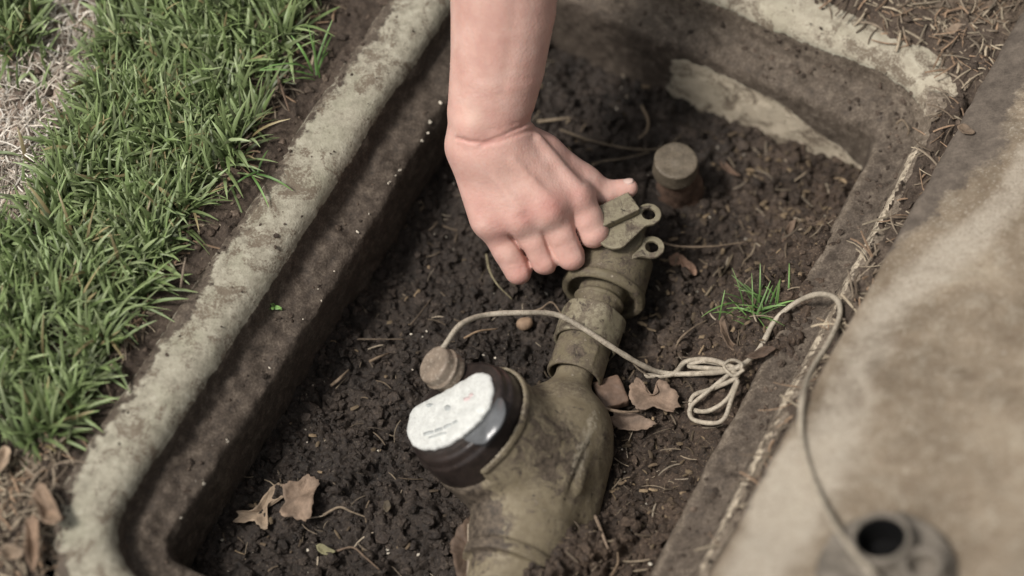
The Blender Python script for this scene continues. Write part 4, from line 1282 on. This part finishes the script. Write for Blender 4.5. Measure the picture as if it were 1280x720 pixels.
# ------------------------------------------------------------------ countable litter: leaves, twigs, chips, sprouts
def leaf(pix, z, label, tint, curl=.004, vein=True, seed=0, group=None, name='dead_leaf', cat='leaf', over_=pit_z):
    """leaf cut to a pixel outline on height z, with thickness, curl and a raised midrib"""
    q = np.array([at(x, y, z) for x, y in pix]); q = catmull(list(q) + [q[0]], 7)[:-1]; c = q.mean(0); n = len(q)
    q = q + (q - c) * (fbm(q, 380, 3, seed)[:, None] * .20)
    rings = [1.0, .8, .6, .4, .2]
    V = []
    for s_ in rings: V += list(c + (q - c) * s_)
    V.append(c); V = np.array(V)
    V[:, 2] += fbm(V, 70, 3, seed + 3) * curl + np.concatenate([np.ones(n) * s_ ** 2 for s_ in rings] + [[0]]) * curl * .8
    Fc = []
    for l in range(len(rings) - 1):
        for j in range(n): j2 = (j + 1) % n; Fc.append([l * n + j, l * n + j2, (l + 1) * n + j2, (l + 1) * n + j])
    for j in range(n): Fc.append([(len(rings) - 1) * n + j, (len(rings) - 1) * n + (j + 1) % n, len(rings) * n])
    tint = np.array(tint, float); tint = (tint * .5 + tint.mean() * .5) * .85
    tc = np.tile(tint, (len(V), 1)) * (1 + .35 * fbm(V, 160, 3, seed + 5))[:, None]
    o = mesh_obj(name, V, Fc, M['leaf'], None, True, tc)
    so = o.modifiers.new('thick', 'SOLIDIFY'); so.thickness = .0006
    tag(o, label, cat, group)
    return o
def zat(px, py, up=.003):
    z = -.08
    for _ in range(4): z = pit_z(at(px, py, z))
    return z + up
LV = 'dead leaves lying in the pit'
leaf([(294, 652), (300, 642), (316, 640), (334, 618), (345, 609), (360, 612), (362, 620), (346, 628), (336, 634), (336, 662), (328, 668), (318, 656), (300, 656)], zat(325, 640, .004), 'pale torn leaf in the lower left of the pit, forked at its end', (1.6, 1.4, 1.15), .004, seed=1, group=LV)
leaf([(352, 612), (366, 606), (378, 600), (388, 595), (400, 602), (396, 614), (392, 630), (388, 650), (372, 652), (356, 650), (350, 640), (356, 628)], zat(375, 625, .006), 'broad tan leaf beside the pale torn leaf', (1.25, .98, .82), .004, seed=2, group=LV)
lb = leaf([(566, 700), (563, 690), (568, 672), (580, 655), (588, 648), (594, 660), (606, 672), (613, 690), (612, 706), (606, 724), (588, 736), (572, 722)], zat(588, 690, .020), 'brown leaf with a pale midrib propped against the meter outlet', (.62, .44, .36), .006, seed=3, group=LV)
mr = catmull([at(586, 655, zat(588, 690, .026)), at(587, 680, zat(588, 690, .024)), at(588, 700, zat(588, 690, .024)), at(587, 722, zat(588, 690, .023))], 5)
Vt, Ft = tube(mr, .0011, 6, .0022); mesh_obj('midrib', Vt, Ft, M['twig'], lb, True, np.ones((len(Vt), 3)) * 1.1)
leaf([(787, 482), (795, 475), (803, 478), (806, 488), (812, 495), (822, 492), (820, 480), (828, 476), (838, 484), (848, 496), (848, 512), (838, 518), (818, 512), (806, 516), (792, 512), (786, 500)], zat(815, 495, .012), 'ragged pinkish leaf with a notch below the cable', (1.15, .88, .76), .003, seed=4, group=LV)
leaf([(760, 524), (772, 518), (790, 519), (810, 526), (822, 532), (810, 538), (790, 541), (772, 539), (764, 532)], zat(790, 530, .008), 'narrow pinkish leaf just below the ragged one', (.95, .75, .67), .003, seed=5, group=LV)
leaf([(836, 322), (846, 318), (852, 326), (846, 334), (838, 332)], zat(844, 327, .004), 'small rust leaf scrap nearest the lock wing', (1.35, .78, .58), .002, seed=6, group=LV)
leaf([(848, 318), (856, 322), (870, 338), (868, 346), (858, 340), (850, 330)], zat(860, 332, .005), 'rust curled leaf scrap right of the lock wing', (1.5, .90, .68), .003, seed=7, group=LV)
leaf([(898, 404), (904, 398), (908, 412), (914, 430), (930, 440), (928, 446), (914, 442), (902, 424)], zat(912, 425, .008), 'curled brown leaf left of the green tuft', (.8, .6, .47), .004, seed=8, group=LV)
leaf([(932, 448), (946, 440), (962, 436), (968, 440), (956, 448), (940, 452)], zat(950, 444, .008), 'dark brown leaf under the bend of the cable', (.6, .42, .34), .003, seed=9, group=LV)
leaf([(898, 200), (906, 204), (918, 216), (926, 222), (914, 220), (902, 212)], zat(910, 212, .004), 'thin reddish leaf right of the pipe stub', (.7, .45, .34), .003, seed=10, group=LV)
leaf([(978, 296), (986, 280), (994, 276), (992, 290), (984, 306), (978, 310)], zat(986, 293, .006), 'slim brown leaf near the right ledge', (.75, .55, .43), .003, seed=11, group=LV)
leaf([(480, 628), (486, 626), (489, 634), (484, 642), (479, 636)], zat(484, 634, .004), 'small dull olive leaf scrap left of the meter', (.45, .42, .3), .001, seed=12, group=LV)
go = leaf([(395, 683), (402, 681), (412, 686), (419, 691), (410, 695), (400, 692)], zat(406, 688, .005), 'small yellow green leaf at the bottom of the pit', (1.15, 1.45, .75), .002, seed=13)
GL = 'dry leaves on the soil outside the box'
leaf([(40, 618), (52, 606), (66, 622), (78, 650), (70, 660), (54, 654), (48, 640)], ground_z(at(60, 640, 0)) + .009, 'torn tan leaf against the near left corner of the rim', (1.25, .95, .72), .006, seed=14, group=GL)
leaf([(34, 652), (46, 648), (52, 672), (50, 704), (42, 716), (34, 700)], ground_z(at(42, 680, 0)) + .008, 'long tan leaf lying along the near left corner', (1.2, .85, .62), .006, seed=15, group=GL)
leaf([(-6, 574), (8, 560), (16, 568), (10, 586), (-4, 598)], ground_z(at(4, 580, 0)) + .010, 'pale leaf at the left end of the lawn edge', (1.7, 1.45, 1.2), .005, seed=16, group=GL)
leaf([(0, 690), (12, 684), (30, 690), (26, 700), (6, 702)], ground_z(at(14, 694, 0)) + .008, 'pale leaf in the lower left of the photo', (1.4, 1.2, 1.0), .005, seed=17, group=GL)
leaf([(1180, 38), (1194, 32), (1210, 34), (1204, 42), (1188, 46)], ground_z(at(1195, 40, 0)) + .005, 'pale leaf among the straw past the far corner', (1.6, 1.35, 1.1), .003, seed=18, group=GL)
leaf([(1195, 160), (1204, 156), (1218, 166), (1214, 170), (1202, 168)], lid_hit(1206, 164, .002)[2], 'small tan leaf on the damp edge of the lid', (1.0, .8, .62), .002, seed=19, group=GL)

def twig(pix, z0, z1, r, label, tint, r2=None, group='roots and twigs in the pit', name='root', cat='root', hump=0.004):
    n = len(pix); pts = []
    for i, (x, y) in enumerate(pix):
        t = i / (n - 1); pts.append(at(x, y, z0 + (z1 - z0) * t + hump * math.sin(math.pi * t)))
    Vt, Ft = tube(catmull(pts, 6), r, 6, r2 if r2 else r * .5, .25, 7)
    o = mesh_obj(name, Vt, Ft, M['twig'], None, True, np.tile(np.array(tint, float) * .42 + np.mean(tint) * .42, (len(Vt), 1)))
    return tag(o, label, cat, group)
twig([(664, 138), (667, 122), (668, 108)], zat(665, 130, .008), zat(668, 110, .004), .0010, 'short pale stalk standing at the right of the wrist', (1.3, 1.3, 1.0))
twig([(672, 152), (690, 150), (712, 148), (708, 154)], zat(680, 150), zat(708, 150), .0011, 'pale hooked straw right of the wrist', (1.2, 1.1, .9))
twig([(700, 162), (740, 176), (790, 186), (830, 184), (862, 160)], zat(700, 160, .010), zat(862, 160, .004), .0009, 'long thin root running from the hand to the pipe stub', (.75, .68, .55))
twig([(735, 210), (752, 202), (780, 198), (812, 190)], zat(735, 210, .006), zat(812, 190, .008), .0009, 'thin root between thumb and pipe stub', (.8, .72, .6))
twig([(802, 132), (810, 150), (808, 164), (796, 175)], zat(802, 132), zat(796, 175), .0012, 'curved pale root behind the pipe stub', (1.0, .85, .65))
twig([(608, 318), (612, 338), (622, 356), (640, 374)], zat(608, 318, .012), zat(640, 374, .006), .0010, 'bowed green grass stem below the little finger', (.9, 1.0, .65))
twig([(820, 302), (850, 308), (890, 308), (935, 302)], zat(820, 302, .02), zat(935, 302, .006), .0010, 'long root running right from the lock wing', (.85, .72, .6))
twig([(878, 376), (892, 356), (906, 338), (916, 318)], zat(878, 376), zat(916, 318), .0012, 'straight dry stalk slanting up left of the green tuft', (.8, .75, .55))
twig([(580, 423), (598, 414), (622, 411)], zat(600, 415, .022), zat(622, 411, .02), .0010, 'tan pine needle beside the cable near the sensor', (1.1, .8, .5))
twig([(500, 420), (520, 398), (540, 372)], zat(500, 420), zat(540, 372), .0009, 'dark thin root left of the cable arch', (.4, .33, .27))
twig([(440, 424), (470, 424), (506, 424)], zat(440, 424), zat(506, 424), .0009, 'faint horizontal root in the left of the pit', (.5, .42, .35))
twig([(414, 482), (424, 474), (436, 462)], zat(420, 474), zat(436, 462), .0014, 'short pale stick near the left ledge', (1.0, .85, .7))
twig([(462, 452), (474, 446), (486, 442)], zat(470, 450), zat(486, 442), .0012, 'short tan stick left of the sensor', (.9, .72, .55))
twig([(404, 644), (424, 634), (440, 640), (462, 648)], zat(420, 640), zat(460, 648), .0010, 'bent straw right of the broad tan leaf', (1.0, .9, .75))
twig([(418, 690), (440, 684), (456, 696), (474, 712)], zat(420, 690), zat(474, 712), .0009, 'thin brown runner beside the yellow green leaf', (.7, .52, .42))
twig([(744, 645), (752, 665), (760, 686)], zat(744, 645, .010), zat(760, 686), .0012, 'pale pinkish stalk right of the meter outlet', (1.15, .95, .85))
twig([(764, 720), (772, 705), (772, 690)], zat(764, 720), zat(772, 690), .0012, 'tan stalk near the bottom right of the outlet', (.9, .7, .5))
twig([(738, 503), (758, 511), (778, 515), (800, 514)], zat(760, 508, .022), zat(800, 514, .012), .0014, 'pale curved root beside the meter neck', (1.15, .95, .8))
twig([(842, 440), (850, 424), (866, 410), (884, 400)], zat(842, 440), zat(884, 400), .0010, 'fine pale root above the cable', (.8, .68, .55))
twig([(662, 392), (676, 386), (690, 378), (704, 396)], zat(662, 392, .02), zat(704, 396, .02), .0010, 'forked brown stem behind the cable arch', (.75, .62, .5))
twig([(226, 360), (228, 345), (232, 322)], .004, .012, .0012, 'bare grey stick standing in the soil by the left rim', (1.0, .95, .9), group='sticks by the left rim', name='stick', cat='stick')
twig([(346, 92), (356, 122), (362, 140)], .002, .004, .0013, 'brown stick lying between lawn and rim', (.6, .42, .34), group='sticks by the left rim', name='stick', cat='stick')
twig([(1120, 155), (1128, 150), (1136, 162), (1134, 170)], -.02, -.026, .0010, 'thin root hanging on the far right corner of the ledge', (.9, .8, .65))
twig([(1022, 398), (1034, 402), (1040, 396)], -.018, -.016, .0011, 'short pale root on the right ledge', (1.0, .85, .7))

# wood chip by the coupling
wc = at(763, 492, zat(763, 492, .012))
wch = sdf_obj('wood_chip', lambda P: box(P, (0, 0, 0), [np.array([.94, .34, 0]), np.array([-.34, .94, 0]), np.array([0, 0, 1.])], (9.0, 10.5, 4), 1.4), (-17, -17, -7), (17, 17, 7), .8, M['wood'], None,
              None, lambda V: wc + V * .001, (0.12, 1.3))
tag(wch, 'reddish brown wood chip wedged beside the meter neck', 'wood chip')
st2 = sdf_obj('pebble', lambda P: smin(ball(P * [1, 1, 1.3], (0, 0, 0), 4.6), ball(P, (3, 1, 0), 3.4), 2), (-8, -8, -8), (9, 8, 8), .6, M['leaf'], None,
              lambda V: np.tile([1.2, 1.0, .85], (len(V), 1)), lambda V: at(654, 405, zat(654, 405, .004)) + V * .001, (0.2, .6))
tag(st2, 'small tan pebble under the cable arch', 'pebble')

# green tuft inside the pit on the right, other small sprouts
def tuft(name, px, py, z, n, L, wd, label, cat, seed, spread=.006, hd=None, tone=1.0):
    g = np.random.default_rng(seed); s_ = []
    c = at(px, py, z)
    for _ in range(n):
        b = c + np.array([g.normal(0, spread), g.normal(0, spread), -.001])
        col = np.array([.10, .20, .05]) * g.uniform(.6, 1.4) * tone
        h_ = g.uniform(0, 2 * math.pi) if hd is None or g.random() < .35 else g.normal(hd, .6)
        s_.append((b, g.uniform(*L), g.uniform(*wd), h_, g.uniform(.4, 1.35), col))
    o = blades(name, s_, M['grass'], '', seed)
    return tag(o, label, cat)
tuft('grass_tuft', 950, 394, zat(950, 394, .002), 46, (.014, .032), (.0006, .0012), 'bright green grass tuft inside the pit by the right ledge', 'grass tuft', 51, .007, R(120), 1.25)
tuft('grass_sprig', 396, 92, .001, 9, (.030, .045), (.001, .0016), 'thin grass sprig rising beside the far end of the left rim', 'grass tuft', 52, .0025, R(80), 1.3)
tuft('grass_sprig', 320, 214, .003, 5, (.020, .034), (.001, .0016), 'pale grass sprig leaning onto the middle of the left rim', 'grass tuft', 53, .002, R(10), 1.4)
tuft('seedling', 343, 383, -.024, 7, (.005, .009), (.002, .0032), 'tiny green seedling on the left inner wall', 'seedling', 54, .001, None, 1.8)
